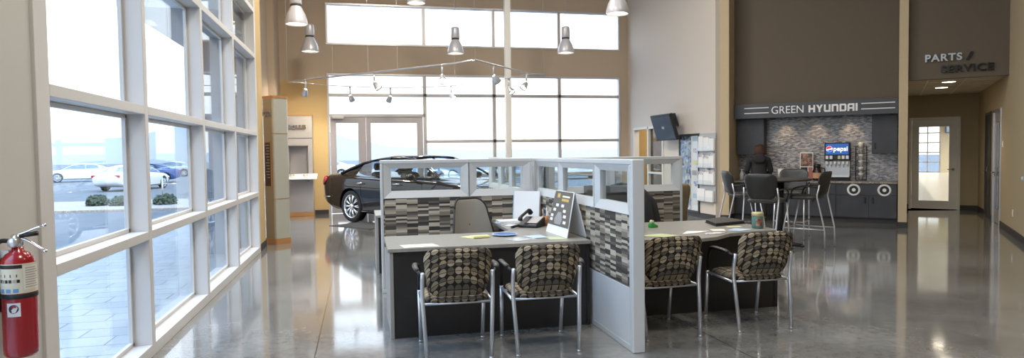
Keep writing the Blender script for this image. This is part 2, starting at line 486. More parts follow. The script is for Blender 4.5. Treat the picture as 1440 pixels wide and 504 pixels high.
# =================================================================== SHELL
fl = MB(); fl.prism([(-1.72, -4), (12, -4), (12, 5.4), (7.45, 5.4), K(1.9, 9)[:2], K(1.9, 19.25)[:2], K(-3.4, 19.25)[:2], K(-3.4, 16.5)[:2], (9.8, 14.2), (9.8, 17.75), (-2.2, 17.75), (-2.2, 11.55), (-1.72, 11.55)], -.15, 0)
struct(fl.build('floor', 'concrete'))
b = MB(); b.box(-2.3, 15, -4.1, 18.0, 6.9, 7.05); struct(b.build('ceiling', 'ceiling_paint'))
b = MB(); b.box(-1.72, 12.2, -4.2, -4, 0, 6.9); struct(b.build('wall_rear', 'tan_wall'))
b = MB(); b.box(12, 12.2, -4, 5.4, 0, 6.9); b.box(7.45, 12.2, 5.4, 5.6, 0, 6.9); struct(b.build('wall_showroom_right', 'tan_wall'))

# ---- left curtain wall
YL = [-4, -2.2, -.4, 1.35, 3.24]
ZR = [(0, .09), (.885, .95), (1.826, 1.893), (3.02, 3.088), (3.72, 3.79), (4.9, 4.965), (6.0, 6.07), (6.82, 6.9)]
XF, XB = -1.56, -1.715
def bay(name, ya, yb, wa, wb=0.):
    """one bay: mullion from ya to ya+wa, rails to yb"""
    f = MB(); f.box(XB, XF, ya, ya+wa, 0, 6.9)
    if wb: f.box(XB, XF, yb-wb, yb, 0, 6.9)
    for z0, z1 in ZR: f.box(XB, XF, ya+wa, yb-wb, z0, z1)
    for i in range(len(ZR)-1):   # inner glazing stops
        z0, z1 = ZR[i][1], ZR[i+1][0]
        f.box(XB, XB+.03, ya+wa, ya+wa+.03, z0, z1); f.box(XB, XB+.03, yb-wb-.03, yb-wb, z0, z1)
        f.box(XB, XB+.03, ya+wa, yb-wb, z0, z0+.03); f.box(XB, XB+.03, ya+wa, yb-wb, z1-.03, z1)
    o = struct(f.build(name, 'frame_paint', bevel=.004))
    g = MB(); g.box(XB+.008, XB+.018, ya+wa, yb-wb, .09, 6.82); g.build('glass_pane', 'window_glass', o)
    return o
bay('window_1', 3.72, 5.41, .15); bay('window_2', 5.41, 7.28, .08); bay('window_3', 7.28, 9.03, .085); bay('window_4', 9.03, 10.95, .085, .1)
for i in range(4): bay('window_%d' % (5+i), YL[i], YL[i+1], .08)
b = MB(); b.box(-1.72, -1.575, 3.24, 3.72, 0, 6.9); struct(b.build('wall_left_near', 'grey_wall'))
b = MB(); b.box(-1.75, -1.575, 10.95, 11.62, 0, 6.9); b.box(-2.3, -1.75, 11.47, 11.62, 0, 6.9); struct(b.build('wall_left_mid', 'gold_wall'))
b = MB(); b.box(-2.3, -2.1, 11.62, 12.2, 0, 2.66); b.box(-2.3, -2.1, 16.1, 17.6, 0, 2.66); b.box(-2.3, -2.1, 11.62, 17.6, 2.66, 6.9); b.box(-2.1, -1.95, 16.55, 17.6, 0, 6.9); struct(b.build('wall_left_far', 'tan_wall'))
f = MB()
for y in (12.2, 13.45, 14.7, 16.03): f.box(-2.28, -2.12, y, y+.07, 0, 2.66)
for z in (0, .9, 2.59): f.box(-2.28, -2.12, 12.27, 16.03, z, z+.07)
o = struct(f.build('window_13', 'frame_paint', bevel=.004)); g = MB(); g.box(-2.22, -2.21, 12.27, 16.03, .07, 2.59); g.build('glass_pane', 'window_glass', o)
b = MB(); b.box(-1.575, -1.562, 10.97, 11.63, 0, .11); struct(b.build('baseboard_left', 'base_dark'))

# ---- back wall with two glazed openings and entrance doors
YB = 17.6
wx0, wx1 = -.81, 7.21
b = MB()
for x0, x1, z0, z1 in ((-2.3, wx0, 3.45, 6.9), (wx1, 7.6, 0, 6.9), (wx0, wx1, 5.42, 6.9), (wx0, wx1, 3.62, 4.35)): b.box(x0, x1, YB, YB+.2, z0, z1)
struct(b.build('wall_back', 'tan_wall'))
b = MB(); b.box(-2.3, wx0, YB, YB+.2, 0, 3.45); struct(b.build('wall_back_lower', 'gold_wall'))
b = MB(); b.box(-1.95, wx0-.02, YB-.014, YB, 0, .11); struct(b.build('baseboard_back', 'base_dark'))
MX = [1.69, 3.57, 5.42]
f = MB(); t_ = .045
f.box(wx0, wx1, YB-.02, YB+.12, 5.37, 5.42); f.box(wx0, wx1, YB-.02, YB+.12, 4.35, 4.40); f.box(wx0, wx0+.05, YB-.02, YB+.12, 4.4, 5.37); f.box(wx1-.05, wx1, YB-.02, YB+.12, 4.4, 5.37)
for x in MX: f.box(x-.04, x+.04, YB+.0, YB+.12, 4.4, 5.37)
o = struct(f.build('window_9', 'alu', bevel=.004)); g = MB(); g.box(wx0+.05, wx1-.05, YB+.05, YB+.06, 4.4, 5.37); g.build('glass_pane', 'window_glass', o)
f = MB(); f.box(wx0, wx1, YB-.02, YB+.12, 3.57, 3.62); f.box(wx0, wx0+.05, YB-.02, YB+.12, 0, 3.57); f.box(wx1-.05, wx1, YB-.02, YB+.12, 0, 3.57)
for x in MX: f.box(x-.045, x+.045, YB, YB+.12, 0, 3.57)
for x0, x1, zz in ((wx0+.05, wx1-.05, 3.07), (MX[0], wx1-.05, 1.845), (MX[0], wx1-.05, .92), (MX[0], wx1-.05, .05)):
    f.box(x0, x1, YB, YB+.12, zz-.04, zz+.04)
f.box(wx0+.05, MX[0], YB, YB+.12, 2.50, 2.58)
o = struct(f.build('window_10', 'alu', bevel=.004))
g = MB(); g.box(wx0+.05, wx1-.05, YB+.05, YB+.06, 2.58, 3.57); g.box(MX[0], wx1-.05, YB+.05, YB+.06, .05, 2.58); g.build('glass_pane', 'window_glass', o)
def entry_leaf(name, x0, x1, st0, st1, zt=2.5):
    f = MB(); f.box(x0, x0+st0, YB+.02, YB+.07, .01, zt); f.box(x1-st1, x1, YB+.02, YB+.07, .01, zt)
    f.box(x0+st0, x1-st1, YB+.02, YB+.07, zt-.16, zt); f.box(x0+st0, x1-st1, YB+.02, YB+.07, .01, .25)
    o = struct(f.build(name, 'door_frame', bevel=.006))
    g = MB(); g.box(x0+st0, x1-st1, YB+.04, YB+.05, .25, zt-.16); g.build('glass_pane', 'window_glass', o)
    return o
d1 = entry_leaf('door_1', -.75, .15, .15, .20); d2_ = entry_leaf('door_2', .155, 1.63, .12, .16)
h = MB(); h.tube([(.0, YB-.04, .95), (.0, YB-.04, 1.35)], .014); h.tube([(.0, YB-.04, 1.0), (.0, YB+.03, 1.0)], .01); h.tube([(.0, YB-.04, 1.3), (.0, YB+.03, 1.3)], .01); h.build('door_handle', 'chrome', d1, True)
h = MB(); h.box(-.70, -.40, YB-.07, YB+.02, 2.45, 2.53); h.build('door_closer', 'alu', d1, bevel=.01)

# ---- wall with the television, running back from the pillar
XT = 7.45
b = MB(); b.box(XT, XT+.15, 12.85, 15.35, 0, 6.9); b.box(XT, XT+.15, 15.35, 17.2, 2.17, 6.9); b.box(XT, XT+.15, 17.2, 17.6, 0, 6.9)
struct(b.build('wall_television', 'beige_wall'))
f = MB()
for y in (15.35, 16.22, 17.13): f.box(XT-.02, XT+.13, y-.0, y+.07, 0, 2.17)
f.box(XT-.02, XT+.13, 15.42, 17.13, 2.10, 2.17); f.box(XT-.02, XT+.13, 15.42, 16.22, .0, .12); f.box(XT-.02, XT+.13, 15.42, 16.22, .92, .97)
o = struct(f.build('window_11', 'white_paint', bevel=.005)); g = MB(); g.box(XT+.05, XT+.06, 15.42, 16.22, .12, 2.1); g.build('glass_pane', 'office_glass', o)
b = MB(); b.box(9.6, 9.75, 14.0, 17.6, 0, 3.0); b.box(7.6, 9.75, 17.6, 17.75, 0, 3); b.box(7.6, 9.75, 14.0, 14.12, 0, 3.0); struct(b.build('wall_office', 'gold_wall'))
b = MB(); b.box(7.6, 9.75, 14.0, 17.6, 2.7, 2.8); struct(b.build('ceiling_office', 'ceiling_tile'))
b = MB(); b.box(XT-.012, XT, 12.85, 15.35, 0, .11); struct(b.build('baseboard_television', 'base_dark'))

# ---- angled zone walls (built in u, n and turned)
def kbox(name, m, boxes, bevel=0., smooth=False):
    b = MB()
    for q in boxes: b.box(*q)
    return struct(b.build(name, m, rot=KR, bevel=bevel))
kbox('wall_pillar_left', 'pillar_beige', [(-3.29, -3.05, 14.55, 15.8, 0, 6.9)])
kbox('baseboard_pillar', 'base_dark', [(-3.292, -3.05, 14.536, 14.55, 0, .115), (-3.05, -3.038, 14.55, 15.06, 0, .115)])
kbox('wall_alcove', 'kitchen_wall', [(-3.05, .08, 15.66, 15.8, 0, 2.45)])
kbox('trim_1', 'mosaic', [(-3.05, .08, 15.645, 15.66, .84, 2.3)])
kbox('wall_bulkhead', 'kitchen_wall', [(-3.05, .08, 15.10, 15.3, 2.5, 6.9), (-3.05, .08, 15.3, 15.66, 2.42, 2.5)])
kbox('wall_post', 'pillar_beige', [(.08, .225, 14.35, 19.0, 0, 6.9)])
kbox('baseboard_post', 'base_dark', [(.078, .227, 14.336, 14.35, 0, .115), (.225, .237, 14.35, 19.0, 0, .115), (.068, .08, 14.35, 15.05, 0, .115)])
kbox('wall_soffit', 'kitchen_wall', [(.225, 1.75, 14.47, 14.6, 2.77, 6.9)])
kbox('wall_right', 'corridor_wall', [(1.75, 1.9, 9, 15.30, 0, 6.9), (1.75, 1.9, 16.36, 16.74, 0, 6.9), (1.75, 1.9, 17.66, 19.2, 0, 6.9), (1.75, 1.9, 15.3, 16.36, 2.24, 6.9), (1.75, 1.9, 16.74, 17.66, 2.24, 6.9)])
kbox('baseboard_right', 'base_dark', [(1.737, 1.75, 9, 15.30, 0, .115), (1.737, 1.75, 16.36, 16.74, 0, .115), (1.737, 1.75, 17.66, 19.1, 0, .115)])
kbox('wall_corridor_end', 'corridor_wall', [(.08, .38, 19.1, 19.25, 0, 2.77), (1.34, 1.9, 19.1, 19.25, 0, 2.77), (.38, 1.34, 19.1, 19.25, 2.2, 2.77), (.08, 1.9, 19.1, 19.25, 2.77, 6.9)])
kbox('baseboard_corridor', 'base_dark', [(.225, .34, 19.088, 19.1, 0, .115), (1.38, 1.75, 19.088, 19.1, 0, .115)])
kbox('ceiling_corridor', 'ceiling_tile', [(.225, 1.75, 14.6, 19.1, 2.80, 2.86)])
gr = [(.225, 1.75, 14.6+k*.92, 14.6+k*.92+.025, 2.793, 2.80) for k in range(5)] + [(u, u+.025, 14.6, 19.1, 2.793, 2.80) for u in (.55, 1.16)]
kbox('trim_2', 'white_paint', gr)
# glazed door at the corridor end
b = MB(); b.box(.33, .385, 19.06, 19.2, 0, 2.25); b.box(1.335, 1.39, 19.06, 19.2, 0, 2.25); b.box(.385, 1.335, 19.06, 19.2, 2.2, 2.25)
o = struct(b.build('trim_3', 'white_paint', rot=KR, bevel=.004))
b = MB(); b.box(.39, .545, 19.10, 19.15, .02, 2.195); b.box(1.165, 1.33, 19.10, 19.15, .02, 2.195); b.box(.545, 1.165, 19.10, 19.15, 2.02, 2.195); b.box(.545, 1.165, 19.10, 19.15, .02, .21)
d3 = struct(b.build('door_3', 'white_paint', rot=KR, bevel=.004))
g = MB(); g.box(.545, 1.165, 19.12, 19.13, .21, 2.02); g.build('glass_pane', 'door_glass', d3)
h = MB(); h.tube([(1.25, 19.1, .98), (1.25, 19.04, .98), (1.13, 19.04, .98)], .012); h.lathe([(.03, 0), (.03, -.012)], 16, (1.25, 19.1, .98), 'y'); h.build('door_handle', 'chrome', d3, True)
h = MB()
for z in (.25, 1.1, 1.95): h.box(.378, .395, 19.085, 19.1, z, z+.11)
h.build('hinge', 'steel', d3)
# doors in the right hand wall
def side_door(name, n0, n1, lite, frame):
    b = MB(); b.box(1.725, 1.9, n0, n0+.05, 0, 2.24); b.box(1.725, 1.9, n1-.05, n1, 0, 2.24); b.box(1.725, 1.9, n0+.05, n1-.05, 2.19, 2.24)
    o = struct(b.build(name, frame, rot=KR, bevel=.003))
    a0, a1 = n0+.05, n1-.05
    d = MB()
    if lite:
        d.box(1.76, 1.80, a0, a0+.12, .01, 2.19); d.box(1.76, 1.80, a1-.12, a1, .01, 2.19); d.box(1.76, 1.8, a0+.12, a1-.12, 2.0, 2.19); d.box(1.76, 1.8, a0+.12, a1-.12, .01, .28)
        g = MB(); g.box(1.775, 1.785, a0+.12, a1-.12, .28, 2.0); g.build('glass_pane', 'office_glass', o)
    else: d.box(1.76, 1.80, a0, a1, .01, 2.19)
    d.build('door_leaf', 'base_dark' if not lite else 'door_frame', o, bevel=.004)
    h = MB(); h.tube([(1.76, a1-.07, 1.0), (1.70, a1-.07, 1.0), (1.70, a1-.2, 1.0)], .012); h.box(1.75, 1.76, a1-.1, a1-.04, .92, 1.1); h.build('door_handle', 'chrome', o, True)
side_door('door_4', 15.30, 16.36, True, 'steel'); side_door('door_5', 16.74, 17.66, False, 'base_dark')
kbox('wall_side_room', 'base_dark', [(1.9, 1.98, 15.2, 17.8, 0, 2.4)])
# garage beyond the glazed door
GU0, GU1 = 1.2, 2.49
kbox('floor_garage', 'garage_floor', [(-4, 8, 19.25, 48, -.1, -.001)])
kbox('wall_garage', 'cream_wall', [(-4, GU0, 48, 48.2, 0, 4.4), (GU1, 8, 48, 48.2, 0, 4.4), (GU0, GU1, 48, 48.2, 3.05, 4.4), (-4.15, -4, 19.25, 48.2, 0, 4.4)])
kbox('ceiling_garage', 'ceiling_tile', [(-4.2, 6, 19.25, 48.2, 4.4, 4.5)])
gd = [(GU0, GU1, 48.02, 48.1, z, z+.07) for z in (0, .6, 1.2, 1.8, 2.4, 2.98)] + [(u, u+.07, 48.02, 48.1, 0, 3.05) for u in (GU0, GU0+(GU1-GU0)*.45, GU1-.07)]
o = kbox('window_12', 'alu', gd); g = MB(); g.box(GU0, GU1, 48.04, 48.05, 0, 3.05); g.build('glass_pane', 'window_glass', o)
b = MB(); b.box(-.30, .30, -.2, .29, 0, .50); b.box(-.28, .28, -.215, -.2, .01, .48); t = thing('wall_box', 'small blue box on the garage wall seen through the glazed corridor door', 'box', K(3.0, 47.7, 2.4), -T)
b.build('box_body', 'blue_plastic', t, bevel=.01)
b = MB(); b.box(-.25, .25, -.19, -.18, .06, .40); b.build('front_panel', 'paper_blue', t, bevel=.004, loc=(0, -.04, 0))

# ---- slender steel column
b = MB(); b.box(3.41, 3.55, 15.43, 15.57, 0, 6.9); b.box(3.33, 3.63, 15.35, 15.65, 0, .02); struct(b.build('column_1', 'white_paint', bevel=.012))

# =================================================================== OUTSIDE
b = MB(); b.prism([(-4.2, -8), (-1.72, -8), (-1.72, 11.5), (-2.3, 11.5), (-2.3, 17.8), (8, 17.8), (8, 21), (-4.2, 21)], -.2, -.04); struct(b.build('pavement', 'pavers'))
b = MB(); b.box(-160, 160, -30, 260, -.5, -.36); struct(b.build('parking_lot', 'asphalt'))
b = MB(); b.box(-12.5, -5, 25.5, 31, -.36, -.28); struct(b.build('planting_bed', 'gravel'))
b = MB(); b.box(-3.0, -1.78, 9.4, 11.4, 3.45, 5.6); b.box(-3.0, -2.34, 11.4, 15.5, 3.45, 5.6); struct(b.build('reflection_block', 'ext_grey'))  # grey block outside, standing in for a reflection in the panes
b = MB(); b.box(-2.62, -1.8, 11.2, 11.4, -.1, 3.45); struct(b.build('wall_wing', 'ext_grey'))
def hillm(pts, y, z0=-.4):
    b = MB(); b.loft([[(x, y, z0) for x, z in pts], [(x, y+8, z) for x, z in pts], [(x, y+60, z*1.05) for x, z in pts]], closed=False); return b
struct(hillm([(-160, 5), (-110, 8), (-80, 9), (-55, 15), (-38, 22), (-24, 16), (-8, 9), (10, 5), (40, 3.2), (90, 3), (140, 3)], 250).build('hill', 'hill', smooth=True))

def shrub(loc, r, label):
    b = MB(); rng = random.Random(int(loc[0]*100))
    for i in range(420):
        a = rng.uniform(0, 2*PI); e = math.asin(rng.uniform(-.15, 1)); q = r*rng.uniform(.6, 1.0)
        c = Vector((q*math.cos(a)*math.cos(e), q*math.sin(a)*math.cos(e), q*.85*math.sin(e)+r*.2))
        s = r*.16; u = Vector((rng.gauss(0, 1), rng.gauss(0, 1), rng.gauss(0, 1))).normalized(); v = u.orthogonal().normalized()
        vs = [b.bm.verts.new(c+d) for d in (u*s, v*s*.6, -u*s, -v*s*.6)]; b.face(vs)
    o = thing('shrub', label, 'bush', loc)
    b.build('foliage', 'shrub', o)
    b2 = MB(); b2.ball((0, 0, r*.35), r*.68, 1, 1, .8); b2.build('branches', 'shrub', o, True)
shrub((-9.8, 27.9, -.3), .42, 'dark shrub outside the window nearest the extinguisher, left of two')
shrub((-8.9, 27.6, -.3), .38, 'dark shrub outside the window nearest the extinguisher, right of two, beside the mullion')
shrub((-7.35, 27.6, -.3), .42, 'round shrub alone in the gravel bed below the blue car outside')
t = thing('sign_post', 'thin dark post standing behind the lone round shrub outside', 'post', (-7.6, 28.2, -.36))
b = MB(); b.tube([(0, 0, 0), (0, 0, 1.15)], .03); b.build('post', 'steel', t, True)

# =================================================================== CARS
def interp(x, tab):
    if x <= tab[0][0]: return tab[0][1]
    for (a, va), (c, vc) in zip(tab, tab[1:]):
        if x <= c:
            k = (x-a)/(c-a); k = k*k*(3-2*k) if False else k
            return va+(vc-va)*k
    return tab[-1][1]
def make_car(name, label, paint, detail=True):
    """sedan; x forward from the rear axle, y to the left, z up"""
    root = thing(name, label, 'car')
    belt = [(-1.22, .80), (-1.16, .95), (-.9, 1.03), (-.4, 1.04), (.3, 1.00), (1.5, .965), (2.55, .95), (3.2, .90), (3.6, .82), (3.85, .70), (3.94, .60)]
    deck = [(-1.22, .88), (-1.16, 1.03), (-1.0, 1.10), (-.5, 1.12), (.0, 1.10), (1.0, 1.04), (2.3, 1.03), (2.7, 1.00), (3.2, .95), (3.6, .86), (3.85, .74), (3.94, .63)]
    half = [(-1.22, .70), (-1.14, .80), (-.9, .885), (-.2, .935), (1.0, .945), (2.4, .94), (3.1, .925), (3.5, .87), (3.75, .78), (3.9, .62), (3.94, .50)]
    low = [(-1.22, .50), (-1.12, .36), (-.7, .26), (0, .20), (3.2, .20), (3.7, .20), (3.94, .27)]
    xs = [-1.22, -1.19, -1.14, -1.05, -.9, -.7, -.5, -.25, 0, .3, .6, .9, 1.3, 1.7, 2.1, 2.4, 2.7, 2.95, 3.2, 3.4, 3.6, 3.74, 3.85, 3.91, 3.94]
    secs = []
    for x in xs:
        h, zb, zd, zl = interp(x, half), interp(x, belt), interp(x, deck), interp(x, low)
        side = [(h*.55, zl), (h*.86, zl+.01), (h*.965, zl+.09), (h*.985, zl+(zb-zl)*.38), (h*1.0, zl+(zb-zl)*.66), (h*.985, zb-.05), (h*.955, zb), (h*.86, zb+(zd-zb)*.55), (h*.6, zd-.012), (h*.3, zd)]
        pts = [(x, y, z) for y, z in side] + [(x, -y, z) for y, z in reversed(side)]
        secs.append(pts)
    mb = MB(); mb.loft(secs)
    body = mb.build('body', paint, root, True)
    cut = []
    for ax in (0, 3.045):
        for sy in (-1, 1):
            c = MB(); c.cyl((ax, sy*.72-.28, .36), .415, .56, 32, 'y'); cut.append(c.build('arch', paint, root))
    apply_boolean(body, cut); smooth_angle(body, 38)
    # greenhouse
    roof = [(-.42, 1.10), (-.1, 1.235), (.25, 1.36), (.65, 1.445), (1.1, 1.485), (1.5, 1.48), (1.85, 1.44), (2.2, 1.30), (2.5, 1.15), (2.72, 1.02)]
    gs = []; rf = []
    for x, z in roof:
        zb = interp(x, belt)-.01; hb = interp(x, half)*.925; k = (z-zb)/.52
        ht = hb-.27*k
        gs.append([(x, hb, zb), (x, hb-(hb-ht)*.5+.01, zb+(z-zb)*.5), (x, ht, z-.045*k), (x, ht-.1, z-.012), (x, 0, z), (x, -ht+.1, z-.012), (x, -ht, z-.045*k), (x, -hb+(hb-ht)*.5-.01, zb+(z-zb)*.5), (x, -hb, zb)])
    g = MB(); g.loft(gs, closed=False); g.build('windows', 'car_glass', root, True)
    r_ = MB(); idx = [2, 3, 4, 5, 6]
    r_.loft([[Vector(gs[i][k])+Vector((0, 0, .006)) for k in (2, 3, 4, 5, 6)] for i in idx], closed=False)
    r_.build('roof', paint, root, True, solid=.02)
    for s in (0, 1):
        p = MB()
        def P(i, k, off=.004):
            q = Vector(gs[i][k if s == 0 else 8-k]); q.y += off if s == 0 else -off; return q
        rail = [P(i, 2) for i in range(10)]
        p.tube(rail, [.05, .055, .05, .035, .03, .03, .032, .036, .036, .036], 8, flat=.6)
        for i, rr in ((4, .035),): p.tube([P(i, 0), P(i, 1), P(i, 2)], rr, 8, flat=.4)
        # rear quarter pillar
        a = [P(0, 0), P(1, 0), P(1, 2), P(0, 2)]
        p.loft([[P(0, 0), P(1, 0), P(1, 0)+Vector((.22, 0, 0))], [P(0, 2), P(1, 2), P(2, 2)]], closed=False)
        p.build('pillar', paint, root, True)
        c = MB(); c.tube([Vector(gs[i][0 if s == 0 else 8])+Vector((0, .012 if s == 0 else -.012, .012)) for i in range(1, 10)], .011, 6); c.build('chrome_trim', 'chrome', root, True)
    # wheels
    def wheel(x, sy):
        wr = thing('x', None, None); wr.name = 'wheel'; wr.parent = root; wr.location = (x, sy*.80, .36)
        t = MB(); t.lathe([(.262, -.1), (.335, -.11), (.358, -.085), (.36, 0), (.358, .085), (.335, .11), (.262, .1)], 36, (0, 0, 0), 'y', caps=False); t.build('tyre', 'tyre', wr, True)
        r = MB(); r.lathe([(.265, sy*.1), (.25, sy*.098), (.235, sy*.06), (.225, -sy*.06)], 36, (0, 0, 0), 'y', caps=False)
        for k in range(10):
            a = 2*PI*k/10
            for da in (-.09, .09):
                r.tube([(math.cos(a)*.05, sy*.085, math.sin(a)*.05), (math.cos(a+da*.7)*.15, sy*.092, math.sin(a+da*.7)*.15), (math.cos(a+da)*.245, sy*.09, math.sin(a+da)*.245)], .0125, 6)
        r.lathe([(.06, sy*.06), (.06, sy*.09), (.04, sy*.105)], 20, (0, 0, 0), 'y'); r.build('rim', 'chrome', wr, True)
        d = MB(); d.lathe([(.235, sy*.0), (.235, sy*.03)], 24, (0, 0, 0), 'y'); d.build('brake_disc', 'black', wr)
    for x in (0, 3.045):
        for sy in (-1, 1): wheel(x, sy)
    if detail:
        for sy in (-1, 1):
            l = MB(); pts = []
            l.loft([[(-1.222+a, sy*y, z) for (a, y, z) in row] for row in (
                [(.0, .45, .86), (.0, .45, .95), (.01, .45, 1.0)], [(-.005, .62, .83), (0, .62, .95), (.02, .62, 1.02)],
                [(.03, .76, .80), (.035, .765, .93), (.06, .75, 1.03)], [(.12, .835, .84), (.13, .835, .95), (.15, .80, 1.03)], [(.30, .878, .93), (.30, .876, .97), (.32, .86, 1.03)])], closed=False)
            l.build('tail_lamp', 'red_lamp', root, True, solid=.03)
            l = MB(); l.loft([[(3.50, sy*.885, .70), (3.46, sy*.885, .80), (3.40, sy*.88, .86)], [(3.74, sy*.80, .66), (3.72, sy*.80, .74), (3.68, sy*.78, .83)], [(3.90, sy*.63, .60), (3.89, sy*.62, .68), (3.84, sy*.60, .75)]], closed=False)
            l.build('head_lamp', 'lamp_clear', root, True, solid=.03)
            m = MB(); m.ball((2.12, sy*1.03, 1.04), .1, .75, 1.15, .75); m.tube([(2.16, sy*.90, .965), (2.13, sy*.98, 1.0)], .025); m.build('mirror', paint, root, True)
            for hx in (.28, 1.5):
                m = MB(); m.tube([(hx, sy*.965, .885), (hx+.02, sy*.985, .888), (hx+.2, sy*.985, .892), (hx+.22, sy*.965, .893)], .013, 6)
                m.build('door_handle', 'chrome', root, True)
            m = MB(); m.tube([(.45, sy*.955, .27), (2.58, sy*.955, .27)], .02, 6, flat=.7); m.build('sill_trim', 'chrome', root, True)
            for hx in (.38, 1.28, 2.35):
                m = MB(); m.tube([(hx+.1, sy*.943, .30), (hx+.02, sy*.951, .62), (hx, sy*.936, .93)], .004, 4)
                m.build('door_seam', 'black', root)
            m = MB(); m.tube([(-1.1, sy*.83, .55), (-.75, sy*.915, .56)], .012, 6); m.build('bumper_trim', 'chrome', root, True)
        gq = MB()
        for k in range(8): gq.box(3.925, 3.955, -.36+k*.1, -.345+k*.1, .40, .62)
        gq.box(3.92, 3.95, -.4, .4, .60, .63); gq.box(3.92, 3.95, -.4, .4, .39, .42); gq.build('grille', 'chrome', root)
        for (sx, sy) in ((1.55, .38), (1.55, -.38), (.55, .38), (.55, -.38)):
            s = MB(); s.pillow(rrect(.5, .62, .1), .16, lambda u, v, w_: (sx-.22*(v/.62)+w_-.05, sy+u, .82+v)); so = s.build('seat_back', 'vinyl_grey', root, True); s = MB(); s.pillow(rrect(.24, .17, .06), .1, lambda u, v, w_: (sx-.20+w_, sy+u, 1.24+v)); s.build('headrest', 'vinyl_grey', so, True); s = MB(); s.pillow(rrect(.5, .5, .1), .16, lambda u, v, w_: (sx+.25+v, sy+u, .5+w_)); s.build('seat_cushion', 'vinyl_grey', so, True)
        s = MB(); s.lathe([(.185, -.012), (.2, 0), (.185, .012), (.17, 0), (.185, -.012)], 24, (0, 0, 0), 'x', caps=False); s.box(-.01, .01, -.17, .17, -.02, .02); s.build('steering_wheel', 'black', root, True, loc=(2.02, .38, .98), rot=(0, R(-25), 0))
        s = MB(); s.box(2.2, 2.62, -.8, .8, .75, .97); s.build('dashboard', 'black', root, bevel=.05)
    else:
        for sy in (-1, 1):
            l = MB(); l.box(-1.21, -1.12, sy*.55, sy*.80, .8, .93); l.build('tail_lamp', 'red_lamp', root)
            l = MB(); l.box(3.60, 3.80, sy*.55, sy*.84, .62, .74); l.build('head_lamp', 'lamp_clear', root, bevel=.03)
        f_ = MB(); f_.box(3.86, 3.95, -.45, .45, .32, .55); f_.build('grille', 'black', root)
        s = MB(); s.box(.2, 2.3, -.7, .7, .5, 1.0); s.build('seat', 'black', root, bevel=.1)
    return root
t = thing('floor_mat', 'dark grey mat on the floor beside the rear wheel of the black sedan', 'mat', (.08, 14.35, 0), R(-52))
b = MB(); b.box(-.62, .62, -.42, .42, 0, .012); b.build('pile', 'mat_grey', t, bevel=.004)
b = MB()
for q in ((-.66, -.62, -.46, .46), (.62, .66, -.46, .46), (-.62, .62, -.46, -.42), (-.62, .62, .42, .46)): b.box(*q, 0, .008)
b.build('rubber_border', 'black', t)
# the dark show car: right side towards us, heading to the right and a little nearer
hd = math.atan2(-.788, .616)
car = make_car('sedan', 'black four-door sedan parked inside the showroom behind the cubicle', 'car_paint')
lx, ly = .788*.945, .616*.945
car.location = (-.27+lx, 15.2+ly, 0); car.rotation_euler = (0, 0, hd)
lot = [('car_white', (-21.2, 61.5), 200, 'white sedan parked in the lot, wholly visible in the window nearest the extinguisher'),
       ('car_blue', (-14.8, 54.5), 215, 'blue sedan parked in the lot behind the lone shrub'),
       ('car_white', (-13.6, 42.0), 75, 'white sedan half hidden behind the first window mullion, its tail showing'),
       ('car_blue', (-4.7, 37.2), 190, 'blue sedan parked in the lot, seen in the third window from the extinguisher'),
       ('car_silver', (-17.0, 72), 170, 'silver sedan parked in the lot beyond and right of the white sedan')]
lot2 = [('car_white', (-1.6, 58), 180, 'white sedan outside, seen through the left leaf of the entrance doors'),
        ('car_white', (3.0, 31), 200, 'white sedan outside the rear windows, directly behind the black sedan'),
        ('car_silver', (9.2, 34), 170, 'silver sedan outside the rear windows, left of the slender column'),
        ('car_white', (16.5, 45), 185, 'white sedan outside the rear windows, right of the slender column')]
protos = {}
for c, p, a, lb in lot+lot2:
    if c not in protos:
        o = protos[c] = make_car('sedan', lb, c, False)
    else: o = copy_tree(protos[c]); o['label'] = lb
    o.location = (*p, -.36); o.rotation_euler = (0, 0, R(a)); o['group'] = 'cars parked outside'

# =================================================================== CUBICLE PARTITIONS
def panel_run(name, label, length, mods, loc, rz, kick, th=.1, end_post=False, solid_left=False, glazed_from=1.03):
    """partition of length along local x, windows per module; y centred"""
    root = thing(name, label, 'partition', loc, rz, 'cubicle partitions')
    h = th/2
    f = MB()
    f.box(-.0, length, -h, h, 1.405, 1.445)              # cap
    f.box(-.0, length, -h+.004, h-.004, 0.0, .05)
    f.box(0, .03, -h, h, .05, 1.405); f.box(length-.03, length, -h, h, .05, 1.405)
    f.build('frame', 'panel_frame', root, bevel=.006)
    k = MB(); k.box(.03, length-.03, -h+.006, h-.006, .05, kick); k.build('kick_panel', 'panel_kick', root, bevel=.003)
    c = MB(); c.box(.03, length-.03, -h+.008, h-.008, kick+.006, glazed_from-.004); c.build('fabric_panel', 'strip_fabric', root, bevel=.003)
    for (x0, x1) in mods:
        wf = MB(); d = .085
        for s0, s1 in ((x0, x0+d), (x1-d, x1)):
            pass
        # chamfered frame: outer ring thick, inner ring thinner
        def ring(a0, a1, z0, z1, y):
            return [(a0, y, z0), (a1, y, z0), (a1, y, z1), (a0, y, z1)]
        secs = [ring(x0+.003, x1-.003, glazed_from, 1.405, -h+.002), ring(x0+d, x1-d, glazed_from+d*.9, 1.405-d*.62, -h+.024), ring(x0+d, x1-d, glazed_from+d*.9, 1.405-d*.62, h-.024), ring(x0+.003, x1-.003, glazed_from, 1.405, h-.002), ring(x0+.003, x1-.003, glazed_from, 1.405, -h+.002)]
        wf.loft(secs, caps=False)
        wo = wf.build('window_frame', 'panel_frame', root)
        g = MB(); g.box(x0+d-.005, x1-d+.005, -.004, .004, glazed_from+d*.9-.005, 1.405-d*.62+.005); g.build('glass_pane', 'partition_glass', wo)
    if end_post:
        e = MB(); e.box(-.035, 0, -h, h, 0, 1.445); e.build('end_post', 'panel_frame', root, bevel=.01)
    return root
